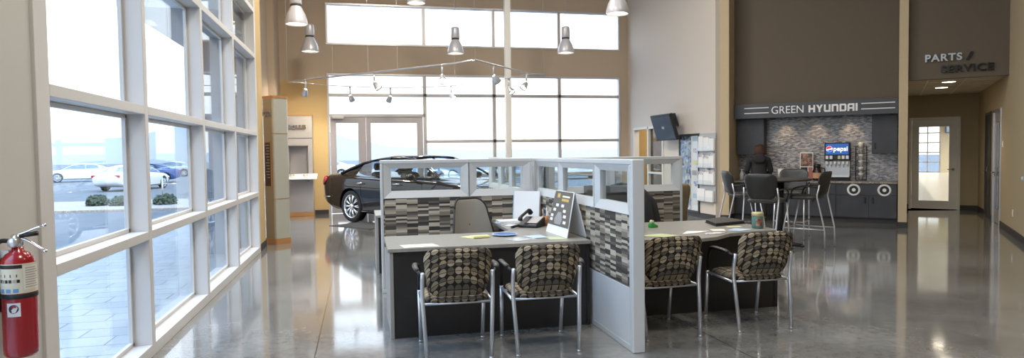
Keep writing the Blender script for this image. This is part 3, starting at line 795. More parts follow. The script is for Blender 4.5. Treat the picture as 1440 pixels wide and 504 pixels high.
PA = panel_run('cubicle_partition', 'patterned cubicle partition with two glazed windows behind the left desk', 1.70, [(.03, .96), (.97, 1.67)], (.2, 7.27, 0), 0, .50)
PB = panel_run('cubicle_partition', 'patterned cubicle partition between the two desks, three windows and bare white lower panel', 2.78, [(.03, .78), (.79, 1.83), (1.84, 2.75)], (1.99, 4.55, 0), R(90), .48, end_post=True)
PC = panel_run('cubicle_partition', 'patterned cubicle partition behind the right desk, next to the tweed armchair', 1.70, [(.03, .84), (.85, 1.67)], (2.05, 7.27, 0), 0, .50)
PD = panel_run('cubicle_partition', 'glazed cubicle partition running back towards the car, seen through the left desk partition', 2.75, [(.03, .66), (.67, 1.32), (1.33, 2.02), (2.03, 2.72)], (1.99, 7.34, 0), R(90), .48, glazed_from=.98)

# =================================================================== DESKS
def desk(name, label, x0, x1, yf, top_poly, ret=None):
    root = thing(name, label, 'desk', (0, 0, 0))
    t = MB(); t.prism(top_poly, .71, .742); t.build('top', 'desk_top', root, bevel=.004)
    g = MB(); g.box(x0+.03, x1-.03, yf+.02, yf+.045, .0, .708); g.build('modesty_panel', 'black_lam', root, bevel=.002)
    for xx in (x0, x1-.03):
        e = MB(); e.box(xx, xx+.03, yf+.01, yf+.78, 0, .708); e.build('side_panel', 'desk_edge' if xx == x0 else 'black_lam', root, bevel=.002)
    p = MB(); p.box(x1-.50, x1-.035, yf+.33, yf+.80, .03, .70); po = p.build('pedestal', 'black_lam', root, bevel=.004)
    for z in (.08, .30, .50):
        q = MB(); q.box(x1-.49, x1-.045, yf+.80, yf+.815, z, z+.18); qo = q.build('drawer', 'black_lam', po, bevel=.003)
    return root
desk('office_desk', 'grey topped office desk with black front behind the two left guest chairs', .21, 1.92, 5.38, [(.195, 5.375), (1.925, 5.375), (1.925, 7.2), (1.42, 7.2), (1.42, 6.34), (1.30, 6.22), (.195, 6.22)])
desk('office_desk', 'bow-fronted office desk with black front behind the two right guest chairs', 2.07, 3.86, 5.52, [(2.055, 5.38), (2.3, 5.28), (2.55, 5.2), (2.82, 5.17), (3.05, 5.24), (3.3, 5.43), (3.6, 5.50), (3.84, 5.53), (3.88, 5.6), (3.88, 6.36), (3.8, 6.55), (2.055, 6.55)])
desk('office_desk', 'low desk edge showing left of the cubicle behind the left desk partition', .17, 1.6, 8.45, [(.165, 8.44), (1.62, 8.44), (1.62, 9.25), (.165, 9.25)])

# =================================================================== GUEST CHAIRS
def make_chair(label):
    root = thing('guest_chair', label, 'chair', (0, 0, 0), 0, 'guest chairs in front of the desks')
    def seatfn(u, v, w_): return (u*(1+.06*v), v+.02, .432+w_-.03*max(0, (v-.12))*3 - .012*(1-(u/.24)**2))
    s = MB(); s.pillow(rrect(.475, .47, .09), .085, seatfn); s.build('seat', 'dot_fabric', root, True)
    def bk(u, v, w_):   # v is height; widened towards the top, leaning back, gently curved
        k = (v+.18)/.36
        return (u*(.86+.14*min(1, k*1.5)), -.235-.10*k-.035+.06*(u/.25)**2*1.0+w_, .648+v)
    o_ = rrect(.50, .365, .085)
    q = MB(); q.pillow(o_, .06, bk); q.build('backrest', 'dot_fabric', root, True)
    for sx in (-1, 1):
        l = MB(); l.tube(fillet([(sx*.235, -.29, .012), (sx*.258, -.225, .46), (sx*.258, -.235, .56), (sx*.255, -.255, .645)], .05), .0155, 10); l.lathe([(.017, 0), (.017, .012), (.013, .02)], 12, (sx*.235, -.29, 0)); l.build('leg', 'silver', root, True)
        l = MB(); l.tube([(sx*.250, .27, .012), (sx*.258, .22, .43)], .0155, 10); l.lathe([(.017, 0), (.017, .012), (.013, .02)], 12, (sx*.25, .27, 0)); l.build('leg', 'silver', root, True)
        a = MB(); a.tube(fillet([(sx*.258, .22, .42), (sx*.26, .19, .60), (sx*.285, .1, .655), (sx*.30, -.12, .66), (sx*.272, -.25, .635)], .07), [.0125]*30 if False else .013, 8); a.build('armrest', 'black', root, True)
        p = MB(); p.tube(fillet([(sx*.272, .155, .64), (sx*.295, .05, .668), (sx*.305, -.12, .672), (sx*.292, -.2, .66)], .05), .021, 8, flat=.55); p.build('arm_pad', 'vinyl_grey', root, True)
        f = MB(); f.tube([(sx*.258, -.225, .405), (sx*.258, .222, .415)], .011, 8); f.build('side_rail', 'silver', root, True)
    for y in (-.2, .15):
        f = MB(); f.tube([(-.258, y, .405), (.258, y, .405)], .010, 8); f.build('cross_rail', 'silver', root, True)
    return root
ch = make_chair('guest chair with disc pattern, leftmost of the row, in front of the left desk')
ch.location = (.68, 4.985, 0); ch.rotation_euler = (0, 0, R(-2))
dup(ch, (1.345, 4.97, 0), R(-1), 'guest chair with disc pattern nearest the paper tent sign, right of the left desk pair')
dup(ch, (2.40, 5.08, 0), R(2), 'guest chair with disc pattern partly hidden behind the white partition end post')
dup(ch, (3.265, 5.11, 0), R(-2), 'disc-patterned guest chair, rightmost of the row, in front of the candle jar')

# =================================================================== OFFICE CHAIRS
def office_chair(label, loc, rz, backmat, zt=1.0):
    root = thing('office_chair', label, 'office chair', loc, rz)
    s = MB(); s.pillow(rrect(.5, .48, .1), .09, lambda u, v, w_: (u, v, .50+w_)); s.build('seat', 'vinyl_black', root, True)
    def bk(u, v, w_):
        k = (v+.28)/.56
        return (u*(1.26-.46*k), -.24-.12*k+.07*(u/.22)**2+w_, zt-.30+v)
    q = MB(); q.pillow(rrect(.46, .58, .10), .03, bk, sh=14); q.build('backrest', backmat, root, True)
    ol = rrect(.46, .58, .10); e = MB(); pts = [Vector(bk(p[0], p[1], 0)) for p in ol]; e.tube(pts+[pts[0]], .011, 8); e.build('back_frame', 'black', root, True)
    g = MB(); g.tube(fillet([(0, -.1, .44), (0, -.30, .46), (0, -.31, .75)], .08), .025, 8); g.build('back_spine', 'black', root, True)
    g = MB(); g.tube([(0, 0, .10), (0, 0, .46)], .028, 12); g.build('gas_lift', 'steel', root, True)
    for k in range(5):
        a = 2*PI*k/5+.3; l = MB(); l.tube([(0, 0, .12), (math.cos(a)*.3, math.sin(a)*.3, .075)], [.03, .018], 8); lo = l.build('base_leg', 'black', root, True)
        c = MB(); c.lathe([(.028, -.02), (.03, 0), (.028, .02)], 14, (math.cos(a)*.3, math.sin(a)*.3, .03), 'x'); c.build('caster', 'black', lo, True)
    for sx in (-1, 1):
        a = MB(); a.tube(fillet([(sx*.22, 0, .46), (sx*.3, 0, .5), (sx*.3, 0, .66)], .05), .015, 8); a.box(sx*.3-.035, sx*.3+.035, -.13, .12, .66, .685); a.build('armrest', 'black', root, True)
    return root
office_chair('grey mesh-backed office chair tucked behind the left desk', (1.24, 6.72, 0), R(203), 'mesh_grey', 1.03)
office_chair('black office chair behind the right desk with a jacket over it', (2.95, 6.78, 0), R(180), 'vinyl_black', .98)
jk = thing('jacket', 'black jacket draped over the office chair behind the right desk', 'jacket', (2.95, 6.78, 0), R(180))
def jf(u, v, w_):
    k = max(0, (v+.35)/.7); wob = .012*math.sin(u*31+v*9)+.01*math.sin(v*27+u*11)
    return (u*(1.22-.42*k**2), -.30-.06*k+.10*(u/.3)**2+w_+wob, .73+v)
q = MB(); q.pillow(rrect(.62, .78, .16, 7), .15, jf, sh=8); q.build('jacket_body', 'jacket', jk, True)
for sx in (-1, 1):
    q = MB(); q.tube([(sx*.2, -.33, 1.04), (sx*.33, -.31, .9), (sx*.37, -.27, .68), (sx*.36, -.25, .50)], [.06, .068, .062, .05], 10); q.build('sleeve', 'jacket', jk, True)
q = MB(); q.tube([(-.13, -.37, 1.11), (0, -.41, 1.13), (.13, -.37, 1.11)], .025, 8, flat=.6); q.build('collar', 'jacket', jk, True)

# =================================================================== THINGS ON THE LEFT DESK
DZ = .7425
def sheet(name, label, cat, quad, z0, th, m, parent=None, group=None):
    b = MB(); b.prism([(p[0], p[1]) for p in quad], z0, z0+th)
    o = b.build(name, m, parent)
    if parent is None: tag(o, label, cat, group)
    return o
t = thing('tent_sign', 'dark folded tent sign with gold heading standing on the left desk', 'sign', (1.843, 5.84, DZ), R(-87))
hw, hb, ht = .285, .095, .40      # half width, half depth, height
for sgn, nm in ((-1, 'front_panel'), (1, 'back_panel')):
    b = MB(); b.loft([[(-hw, sgn*hb, 0), (hw, sgn*hb, 0), (hw, sgn*(hb-.005), 0), (-hw, sgn*(hb-.005), 0)], [(-hw*.80, sgn*.004, ht), (hw*.88, sgn*.004, ht), (hw*.88, sgn*.0005, ht), (-hw*.80, sgn*.0005, ht)]])
    b.build(nm, 'paper', t)
def onf(y, x, off=-.0015):   # point on the front panel: x across, y up the slope 0..1
    return Vector((x, -hb*(1-y)-.004*y+off, ht*y))
def patch(pts, m, name, off=-.0015):
    b = MB(); vs = [b.bm.verts.new(onf(y, x, off)) for x, y in pts]; b.face(vs); return b.build(name, m, t, solid=.001)
def wl(y): return hw*(1-.20*y)
patch([(-wl(.2), .2), (wl(.2), .2), (wl(.99), .99), (-wl(.99), .99)], 'tent_dark', 'printed_panel')
patch([(-.02, .86), (.17, .86), (.17, .90), (-.02, .90)], 'paper_warm', 'heading', -.003)
patch([(-.02, .77), (.16, .77), (.16, .83), (-.02, .83)], 'tent_gold', 'heading', -.003)
patch([(-.15, .84), (-.08, .84), (-.08, .94), (-.15, .94)], 'tent_gold', 'emblem', -.003)
for i, (x, y) in enumerate(((-.11, .67), (.03, .67), (-.16, .56), (.10, .56), (.13, .44), (-.2, .42), (.15, .31), (-.2, .33))):
    patch([(x-.035, y-.035), (x+.035, y-.035), (x+.035, y+.03), (x-.035, y+.03)], 'paper', 'caption', -.003)
patch([(-.1, .24), (.06, .24), (.08, .35), (.03, .52), (-.05, .52), (-.12, .35)], 'kiosk_grey', 'picture', -.003)
# telephone
t = thing('desk_telephone', 'black desk telephone with keypad on the left desk beside the pencil cup', 'telephone', (1.70, 6.55, DZ), R(-40))
b = MB(); b.prism([(-.11, 0), (.11, 0), (.11, .10), (-.11, .03)], -.11, .11, 'yz'); b.build('base', 'black', t, bevel=.01)
b = MB(); b.box(-.02, .1, -.08, .09, 0, .006); b.build('keypad', 'kiosk_grey', t, loc=(0, 0, .068), rot=(R(17.6), 0, 0), bevel=.002)
b = MB(); b.tube(fillet([(-.07, -.12, .075), (-.07, -.10, .11), (-.07, .09, .165), (-.07, .13, .13)], .05), [.025, .024, .02, .016, .016, .016, .016, .018, .02, .024, .026, .028][:12], 10); b.build('handset', 'black', t, True)
b = MB(); b.tube([(-.09+.012*math.cos(k*1.3), -.12-.16*k/40, .02+.012*math.sin(k*1.3)) for k in range(41)], .004, 6); b.build('cord', 'black', t, True)
# pencil cup
t = thing('pencil_cup', 'brown cup of pens on the left desk between telephone and tent sign', 'pen cup', (1.868, 6.62, DZ))
b = MB(); b.lathe([(.034, 0), (.038, .10), (.035, .10), (.031, .005)], 20); b.build('cup', 'orange', t, True)
for k in range(5):
    a = k*1.25; b = MB(); b.tube([(.012*math.cos(a), .012*math.sin(a), .01), (.03*math.cos(a), .03*math.sin(a), .15+.01*k)], .0042, 6); b.build('pen', ('paper', 'black', 'wood', 'blue_plastic', 'paper')[k], t, True)
# white board leaning at the back
t = thing('white_folder', 'large blank white folder standing upright in the corner of the left desk', 'folder', (1.76, 7.045, DZ+.007), R(-38))
b = MB(); b.box(-.155, .155, .012, .022, 0, .335); b.build('front_cover', 'paper', t, bevel=.001, rot=(R(-7), 0, 0))
b = MB(); b.box(-.155, .155, .026, .05, 0, .33); b.build('page_block', 'paper', t, rot=(R(-7), 0, 0))
b = MB(); b.box(-.162, -.152, .010, .054, 0, .335); b.build('spine', 'paper_blue', t, rot=(R(-7), 0, 0))
# paper stack
for k in range(3):
    a = R((8, -4, 3)[k]); c = Vector((1.575, 6.93)); q = [c+Matrix.Rotation(a, 2) @ Vector(p) for p in ((-.15, -.11), (.15, -.11), (.15, .11), (-.15, .11))]
    sheet('paper_stack', ('bottom stack of loose white paper at the back of the left desk', 'middle stack of white paper at the back of the left desk', 'top stack of white paper at the back of the left desk')[k], 'paper', [tuple(p) for p in q], DZ+.001+k*.0125, .012, 'paper', group='white paper piled at the back of the left desk')
sheet('paper_sheet', 'yellow note sheet lying flat in front of the grey mesh chair', 'paper', [(.87, 5.93), (.99, 6.02), (1.10, 5.93), (.97, 5.80)], DZ+.001, .002, 'paper_yellow')
t = thing('note_pad', 'pale yellow note pad on the left desk, right part of the yellow notes', 'note pad', (1.04, 5.84, DZ+.004), R(8))
b = MB(); b.box(-.075, .075, -.04, .04, 0, .016); b.build('pages', 'paper_yellow', t, bevel=.001); b = MB(); b.box(-.075, .075, .03, .041, .001, .018); b.build('binding', 'paper_green', t)
t = thing('coaster_tray', 'flat oval blue tray on the left desk', 'tray', (1.285, 5.94, DZ))
b = MB(); b.lathe([(.06, 0), (.10, .006), (.112, .014), (.106, .015), (.095, .009), (.01, .006)], 32); b.build('dish', 'blue_plastic', t, True)
b = MB(); b.lathe([(.106, .0135), (.113, .016), (.118, .0135)], 32, caps=False); b.build('rim', 'paper_blue', t, True)
sheet('plastic_sleeve', 'clear plastic sleeve lying near the front edge of the left desk, nearer one', 'sleeve', [(1.2, 5.66), (1.3, 5.50), (1.5, 5.58), (1.40, 5.76)], DZ+.001, .0015, 'film')
sheet('plastic_sleeve', 'clear plastic sleeve on the left desk beside the tent sign, pale blue', 'sleeve', [(1.42, 5.80), (1.48, 5.62), (1.62, 5.64), (1.60, 5.84)], DZ+.003, .0015, 'paper_blue')
sheet('paper_sheet', 'pale green sheet lying under the tent sign edge on the left desk', 'paper', [(1.60, 5.72), (1.60, 5.50), (1.75, 5.48), (1.72, 5.66)], DZ+.001, .001, 'paper_green')
sheet('paper_sheet', 'cream sheet at the front left corner of the left desk', 'paper', [(.30, 5.56), (.33, 5.39), (.62, 5.40), (.58, 5.58)], DZ+.001, .0012, 'paper_warm')
sheet('paper_sheet', 'loose pale sheet in front of the white paper stack on the left desk', 'paper', [(1.45, 6.72), (1.58, 6.62), (1.66, 6.74), (1.52, 6.82)], DZ+.001, .0012, 'paper')
sheet('paper_sheet', 'pale blue sheet beside the telephone on the left desk', 'paper', [(1.58, 6.60), (1.66, 6.46), (1.72, 6.42), (1.64, 6.62)], DZ+.001, .0012, 'paper_blue')

# =================================================================== THINGS ON THE RIGHT DESK
t = thing('binder', 'dark flat binder lying at the far corner of the right desk', 'binder', (3.67, 6.22, DZ), R(-2))
def quadp(q, z0, z1): b = MB(); b.prism(q, z0, z1); return b
Q = [(-.13, .10), (-.21, -.28), (.20, -.13), (.19, .30)]
quadp(Q, .0, .006).build('back_cover', 'black_lam', t); quadp([(x*.96, y*.96) for x, y in Q], .006, .026).build('page_block', 'base_dark', t); quadp(Q, .026, .033).build('front_cover', 'vinyl_grey', t, bevel=.002)
t = thing('candle_jar', 'green glass candle jar with gold lid on the right desk', 'jar', (3.755, 5.70, DZ))
b = MB(); b.lathe([(.048, 0), (.054, .008), (.054, .11), (.048, .125)], 28); b.build('jar_body', 'jar_green', t, True)
b = MB(); b.lathe([(.056, .118), (.056, .15), (.05, .156)], 28); b.build('lid', 'lid_gold', t, True)
b = MB()
n_ = 8
b.loft([[(.0553*math.cos(R(a)), .0553*math.sin(R(a)), z) for a in range(-140, -69, 8)] for z in (.025, .095)], closed=False); b.build('label', 'photo_art', t)
sheet('brochure', 'glossy brochure beside the candle jar on the right desk, pale blue', 'brochure', [(3.36, 5.60), (3.46, 5.52), (3.64, 5.60), (3.54, 5.74)], DZ+.001, .003, 'paper_blue', group='brochures on the right desk')
sheet('brochure', 'tan and orange brochure at the front edge of the right desk', 'brochure', [(3.02, 5.40), (3.22, 5.40), (3.30, 5.50), (3.1, 5.52)], DZ+.001, .003, 'brochure_art', group='brochures on the right desk')
sheet('brochure', 'white brochure on the right desk behind the tan one', 'brochure', [(2.84, 5.48), (3.02, 5.52), (3.2, 5.62), (2.98, 5.66)], DZ+.001, .003, 'paper', group='brochures on the right desk')
sheet('brochure', 'cream sheet on the right desk between white brochure and candle jar', 'brochure', [(3.22, 5.60), (3.34, 5.58), (3.40, 5.72), (3.26, 5.74)], DZ+.001, .002, 'paper_warm', group='brochures on the right desk')
sheet('paper_sheet', 'yellow-green flyer on the right desk behind the partly hidden guest chair', 'paper', [(2.4, 5.50), (2.6, 5.34), (2.78, 5.40), (2.68, 5.58)], DZ+.001, .002, 'paper_green')
sheet('paper_sheet', 'small yellow card in front of the binder on the right desk', 'paper', [(3.52, 5.84), (3.66, 5.82), (3.67, 5.88), (3.53, 5.90)], DZ+.001, .002, 'paper_yellow')
t = thing('tape_dispenser', 'bright green tape dispenser on the right desk beside the partition post', 'tape dispenser', (2.83, 6.07, DZ), R(20))
b = MB(); b.prism([(-.05, 0), (.05, 0), (.05, .018), (.02, .03), (-.03, .055), (-.05, .03)], -.02, .02, 'xz'); b.build('body', 'green_plastic', t, bevel=.003)
b = MB(); b.lathe([(.022, -.012), (.022, .012)], 18, (-.018, 0, .055), 'y'); b.build('tape_roll', 'paper_green', t, True)
t = thing('desk_monitor', 'black monitor edge on the right desk beside the partition post', 'monitor', (2.44, 6.28, DZ), R(150))
b = MB(); b.box(-.25, .25, -.02, .02, .08, .42); b.build('housing', 'black', t, bevel=.008)
b = MB(); b.box(-.235, .235, -.022, -.019, .095, .405); b.build('screen', 'screen', t)
b = MB(); b.lathe([(.10, 0), (.10, .012), (.02, .02)], 24); b.tube([(0, .03, .01), (0, .03, .2)], .02, 10); b.build('stand', 'black', t, True)

# tweed armchair beyond the right partition
t = thing('armchair', 'brown tweed upholstered armchair beyond the right desk partition', 'armchair', (4.46, 9.45, 0), R(25))
b = MB(); b.pillow(rrect(.74, .62, .12), .17, lambda u, v, w_: (u, -.30-.12*(v/.62)+w_, .70+v)); b.build('backrest', 'tweed', t, True)
b = MB(); b.pillow(rrect(.60, .62, .1), .2, lambda u, v, w_: (u, .05+v, .36+w_)); b.build('seat', 'tweed', t, True)
for sx in (-1, 1):
    b = MB(); b.pillow(rrect(.66, .52, .12), .14, lambda u, v, w_: (sx*.36+w_, .03+u, .37+v)); b.build('arm', 'tweed', t, True)
    for sy in (-.25, .3):
        b = MB(); b.tube([(sx*.32, sy, 0), (sx*.32, sy, .14)], [.018, .025], 10); b.build('leg', 'black', t, True)

# =================================================================== BAR TABLE AND STOOLS
t = thing('bar_table', 'round high-top table with dark pedestal in front of the refreshment counter', 'table', (6.36, 9.06, 0), R(35))
b = MB(); b.lathe([(.44, 1.025), (.46, 1.035), (.46, 1.05), (.445, 1.06)], 40); b.build('top', 'vinyl_grey', t, True)
b = MB(); b.tube([(0, 0, .03), (0, 0, 1.03)], .06, 20); b.lathe([(.16, 1.0), (.16, 1.026)], 24); b.build('pedestal', 'black', t, True)
for k in range(4):
    a = PI/2*k; b = MB(); b.tube([(0, 0, .05), (.34*math.cos(a), .34*math.sin(a), .035)], [.04, .025], 10); b.ball((.34*math.cos(a), .34*math.sin(a), .025), .032, sz=.75); b.build('foot', 'black', t, True)
def make_stool(label):
    root = thing('bar_stool', label, 'bar stool', (0, 0, 0), 0, 'bar stools around the high table')
    b = MB(); b.pillow(rrect(.46, .44, .09), .075, lambda u, v, w_: (u, v+.02, .775+w_)); b.build('seat', 'vinyl_grey', root, True)
    def bk(u, v, w_):
        k = (v+.18)/.36
        return (u*(.84+.16*min(1, k*1.6)), -.225-.075*k+.06*(u/.23)**2-.02+w_, .985+v)
    b = MB(); b.pillow(rrect(.47, .37, .09), .05, bk); b.build('backrest', 'vinyl_black', root, True)
    for sx in (-1, 1):
        l = MB(); l.tube(fillet([(sx*.235, -.33, .01), (sx*.235, -.325, .30), (sx*.245, -.215, .80), (sx*.235, -.25, .97)], .04), .0115, 8); l.build('leg', 'silver', root, True)
        l = MB(); l.tube(fillet([(sx*.235, .28, .01), (sx*.235, .275, .30), (sx*.225, .19, .74)], .04), .0115, 8); l.build('leg', 'silver', root, True)
        a = MB(); a.tube(fillet([(sx*.225, .17, .75), (sx*.265, .15, .90), (sx*.275, -.02, .955), (sx*.245, -.23, .93)], .07), .012, 8); a.build('armrest', 'black', root, True)
        f = MB(); f.tube([(sx*.235, -.325, .30), (sx*.235, .275, .30)], .0095, 8); f.build('side_rail', 'silver', root, True)
    f = MB(); f.tube([(-.235, .275, .30), (.235, .275, .30)], .0105, 8); f.build('footrest', 'chrome', root, True)
    return root
def face(c, tx, ty): return math.atan2(ty-c[1], tx-c[0])-PI/2
TBL = (6.36, 9.06)
s1 = make_stool('black bar stool on the right of the high table, seen from its side')
c = (6.70, 8.86, 0); s1.location = c; s1.rotation_euler = (0, 0, face(c, 6.70-.55, 8.86+.80))
c = (5.71, 8.45, 0); dup(s1, c, face(c, *TBL)+R(-6), 'black bar stool nearest the right desk, its back turned to us')
c = (6.13, 9.72, 0); dup(s1, c, face(c, 6.13+.93, 9.72-.22), 'black bar stool at the left of the high table, in front of the beige pillar')
c = (7.13, 9.84, 0); dup(s1, c, face(c, *TBL), 'black bar stool behind the high table, facing us')

# =================================================================== REFRESHMENT COUNTER
NF = 15.05
def kthing(name, label, cat, u, n, z=0., r=0., group=None): return thing(name, label, cat, K(u, n, z), -T+r, group)
def base_cabinet(label, u0, u1, holes=(), doors=((0, 1),)):
    w_ = u1-u0; root = kthing('base_cabinet', label, 'cabinet', u0, NF, 0, 0, 'cabinets under the counter')
    b = MB(); b.box(0, w_, .02, .58, .10, .80); b.build('body', 'cab_dark', root)
    b = MB(); b.box(0, w_, .06, .5, 0, .10); b.build('toe_kick', 'base_dark', root)
    n = len(doors)
    for (a, c) in doors:
        d = MB(); d.box(a*w_+.004, c*w_-.004, 0, .02, .115, .56); do = d.build('door', 'cab_dark', root, bevel=.002)
        if n == 2:
            hx = c*w_-.07 if a == 0 else a*w_+.07
            h = MB(); h.box(hx-.018, hx+.018, -.018, 0, .40, .52); h.build('handle', 'black', do, bevel=.006)
    d = MB(); d.box(.004, w_-.004, 0, .02, .568, .795); d.build('front_panel', 'cab_dark', root, bevel=.002)
    for hx in holes:
        r_ = MB(); r_.lathe([(.085, -.004), (.115, -.014), (.125, -.002), (.085, .0)], 32, (hx*w_, 0, .672), 'y', caps=False); ro = r_.build('waste_ring', 'paper', root, True)
        k_ = MB(); k_.lathe([(.086, .0), (.086, -.003)], 28, (hx*w_, 0, .672), 'y'); k_.build('waste_hole', 'black', ro)
        k_ = MB(); k_.lathe([(.035, -.003), (.035, -.006)], 24, (hx*w_, 0, .672), 'y'); k_.build('waste_mark', 'paper', ro)
base_cabinet('dark base cabinet with two ringed waste holes beside the beige post', -1.02, .066, (.30, .80), ((0, .55), (.55, 1)))
base_cabinet('dark base cabinet under the counter left of the waste hole cabinet', -2.03, -1.02, (), ((0, .5), (.5, 1)))
base_cabinet('dark base cabinet under the counter beside the beige pillar', -3.036, -2.03, (), ((0, .5), (.5, 1)))
t = kthing('countertop', 'speckled granite worktop along the refreshment alcove', 'countertop', 0, 0)
b = MB(); b.box(-3.045, .07, NF-.03, 15.64, .80, .842); b.build('slab', 'granite', t, bevel=.004)
def wall_cabinet(label, u0, u1, hx):
    w_ = u1-u0; root = kthing('wall_cabinet', label, 'cabinet', u0, 15.27, 0, 0, 'cabinets over the counter')
    b = MB(); b.box(0, w_, .02, .37, 1.405, 2.26); b.build('body', 'cab_dark', root)
    b = MB(); b.box(.003, w_-.003, 0, .02, 1.41, 2.255); d = b.build('door', 'cab_dark', root, bevel=.002)
    b = MB(); b.box(hx-.014, hx+.014, -.016, 0, 1.50, 1.62); b.build('handle', 'black', d, bevel=.004)
wall_cabinet('dark wall cabinet at the left of the alcove above the standing person', -3.04, -2.46, .5)
wall_cabinet('dark wall cabinet at the right of the alcove beside the beige post', -.385, .07, .06)
# fascia sign
t = kthing('fascia_sign', 'long dark fascia sign with white lettering above the refreshment alcove', 'sign', -1.48, 15.0)
b = MB(); b.box(-1.555, 1.555, 0, .1, 2.19, 2.50); b.build('board', 'fascia', t, bevel=.003)
text_mesh('lettering', 'GREEN', .235, .006, 'white_sign', t, (-.468, -.004, 2.352), fit=(.629, .158))
def block_letters(word, x0, zc, w_, h_, y0, parent):
    # wide square-shouldered capitals drawn as strokes on a 5 x 5 grid
    G = {'H': [[(0, 0), (1.4, 0), (1.4, 5), (0, 5)], [(3.6, 0), (5, 0), (5, 5), (3.6, 5)], [(1.4, 1.9), (3.6, 1.9), (3.6, 3.1), (1.4, 3.1)]],
         'Y': [[(0, 5), (1.6, 5), (3.2, 2.3), (3.2, 0), (1.8, 0), (1.8, 2.1)], [(3.4, 5), (5, 5), (3.2, 2.1), (2.6, 3.2)]],
         'U': [[(0, 5), (1.4, 5), (1.4, 1.3), (1.4, 0), (.7, 0), (0, .8)], [(1.4, 0), (3.6, 0), (3.6, 1.2), (1.4, 1.2)], [(3.6, 0), (5, 0), (5, 5), (3.6, 5)]],
         'N': [[(0, 0), (1.4, 0), (1.4, 5), (0, 5)], [(1.4, 3.8), (3.6, 3.8), (3.6, 5), (1.4, 5)], [(3.6, 0), (5, 0), (5, 4.2), (4.3, 5), (3.6, 5)]],
         'D': [[(0, 0), (1.4, 0), (1.4, 5), (0, 5)], [(1.4, 3.9), (3.6, 3.9), (3.6, 5), (1.4, 5)], [(1.4, 0), (3.6, 0), (3.6, 1.1), (1.4, 1.1)], [(3.6, 0), (4.3, 0), (5, .8), (5, 4.2), (4.3, 5), (3.6, 5)]],
         'A': [[(0, 0), (1.4, 0), (1.4, 5), (.7, 5), (0, 4.2)], [(1.4, 3.9), (3.6, 3.9), (3.6, 5), (1.4, 5)], [(3.6, 0), (5, 0), (5, 5), (3.6, 5)], [(1.4, 1.5), (3.6, 1.5), (3.6, 2.5), (1.4, 2.5)]],
         'I': [[(0, 0), (1.5, 0), (1.5, 5), (0, 5)]]}
    adv = {'I': 1.5}; tot = sum(adv.get(c, 5) for c in word)+.75*(len(word)-1); k = w_/tot; x = x0-w_/2; b = MB()
    for c in word:
        for poly in G[c]: b.prism([(x+p[0]*k, zc-h_/2+p[1]*h_/5) for p in poly], y0, 0, 'xz')
        x += (adv.get(c, 5)+.75)*k
    return b.build('lettering', 'white_sign', parent)
block_letters('HYUNDAI', .395, 2.349, .905, .153, -.010, t)
for x0, x1 in ((-1.34, -.839), (.91, 1.50)):
    for z in (2.303, 2.413):
        b = MB(); b.box(x0, x1, -.006, 0, z-.009, z+.009); b.build('stripe', 'white_sign', t)
for u in (-2.05, -1.42, -.78):
    d = kthing('downlight', {-2.05: 'small recessed downlight under the fascia, left of three', -1.42: 'small recessed downlight under the fascia, middle of three', -.78: 'small recessed downlight under the fascia, right of three'}[u], 'downlight', u, 15.33, 2.30, 0, 'downlights under the fascia')
    b = MB(); b.lathe([(.045, .05), (.055, 0), (.05, -.012), (.04, -.004), (.04, .05)], 24, caps=False); b.build('trim_ring', 'black', d, True)
    b = MB(); b.lathe([(.038, .012), (.038, .02)], 20); b.build('bulb', 'lamp_glow_hot', d)
    light('counter_spot', 'SPOT', K(u, 15.36, 2.27), 6, (1, .72, .42), aim=K(u, 15.66, 1.55), spot_size=R(62), spot_blend=.7, shadow_soft_size=.03)
kbox('trim_4', 'fascia', [(-3.05, .08, 15.1, 15.64, 2.30, 2.33)])
# soda fountain
t = kthing('soda_fountain', 'soda fountain with lit blue panel on the counter', 'drink dispenser', -1.02, 15.36, .842)
b = MB(); b.box(-.235, .235, .0, .25, 0, .09); b.build('base', 'black', t, bevel=.008)
b = MB(); b.box(-.235, .235, .08, .25, .09, .42); b.build('splash_panel', 'steel', t, bevel=.008)
b = MB(); b.box(-.23, .23, -.05, .2, .07, .10); b.build('drip_tray', 'silver', t, bevel=.006)
b = MB(); b.box(-.24, .24, -.04, .25, .42, .80); b.build('head', 'black', t, bevel=.012)
b = MB(); b.box(-.215, .215, -.05, -.038, .55, .775); b.build('lit_panel', 'blue_sign', t, bevel=.004)
text_mesh('lettering', 'pepsi', .135, .002, 'sign_white', t, (.065, -.053, .665), bold=.003, sx=.98)
b = MB(); b.lathe([(.062, -.052), (.062, -.0545)], 32, (-.145, 0, .665), 'y'); b.build('roundel', 'sign_white', t)
def segm(a0, a1, m, n=14):
    b = MB(); pts = [(-.145+.058*math.cos(R(a0+(a1-a0)*k/n)), .665+.058*math.sin(R(a0+(a1-a0)*k/n))) for k in range(n+1)]; b.prism(pts, -.056, -.0545, 'xz'); b.build('roundel_segment', m, t)
segm(25, 190, 'roundel_red'); segm(215, 355, 'roundel_blue')
for k in range(6):
    x = -.19+k*.076
    b = MB(); b.box(x-.026, x+.026, -.047, -.04, .455, .525); b.build('flavour_badge', ('paper', 'silver', 'base_dark', 'paper_green', 'paper', 'silver')[k], t)
    b = MB(); b.lathe([(.022, .33), (.026, .37), (.026, .425)], 14, (x, .02, 0)); b.tube([(x, .04, .33), (x, .03, .29)], .012, 8); b.build('nozzle', 'paper', t, True)
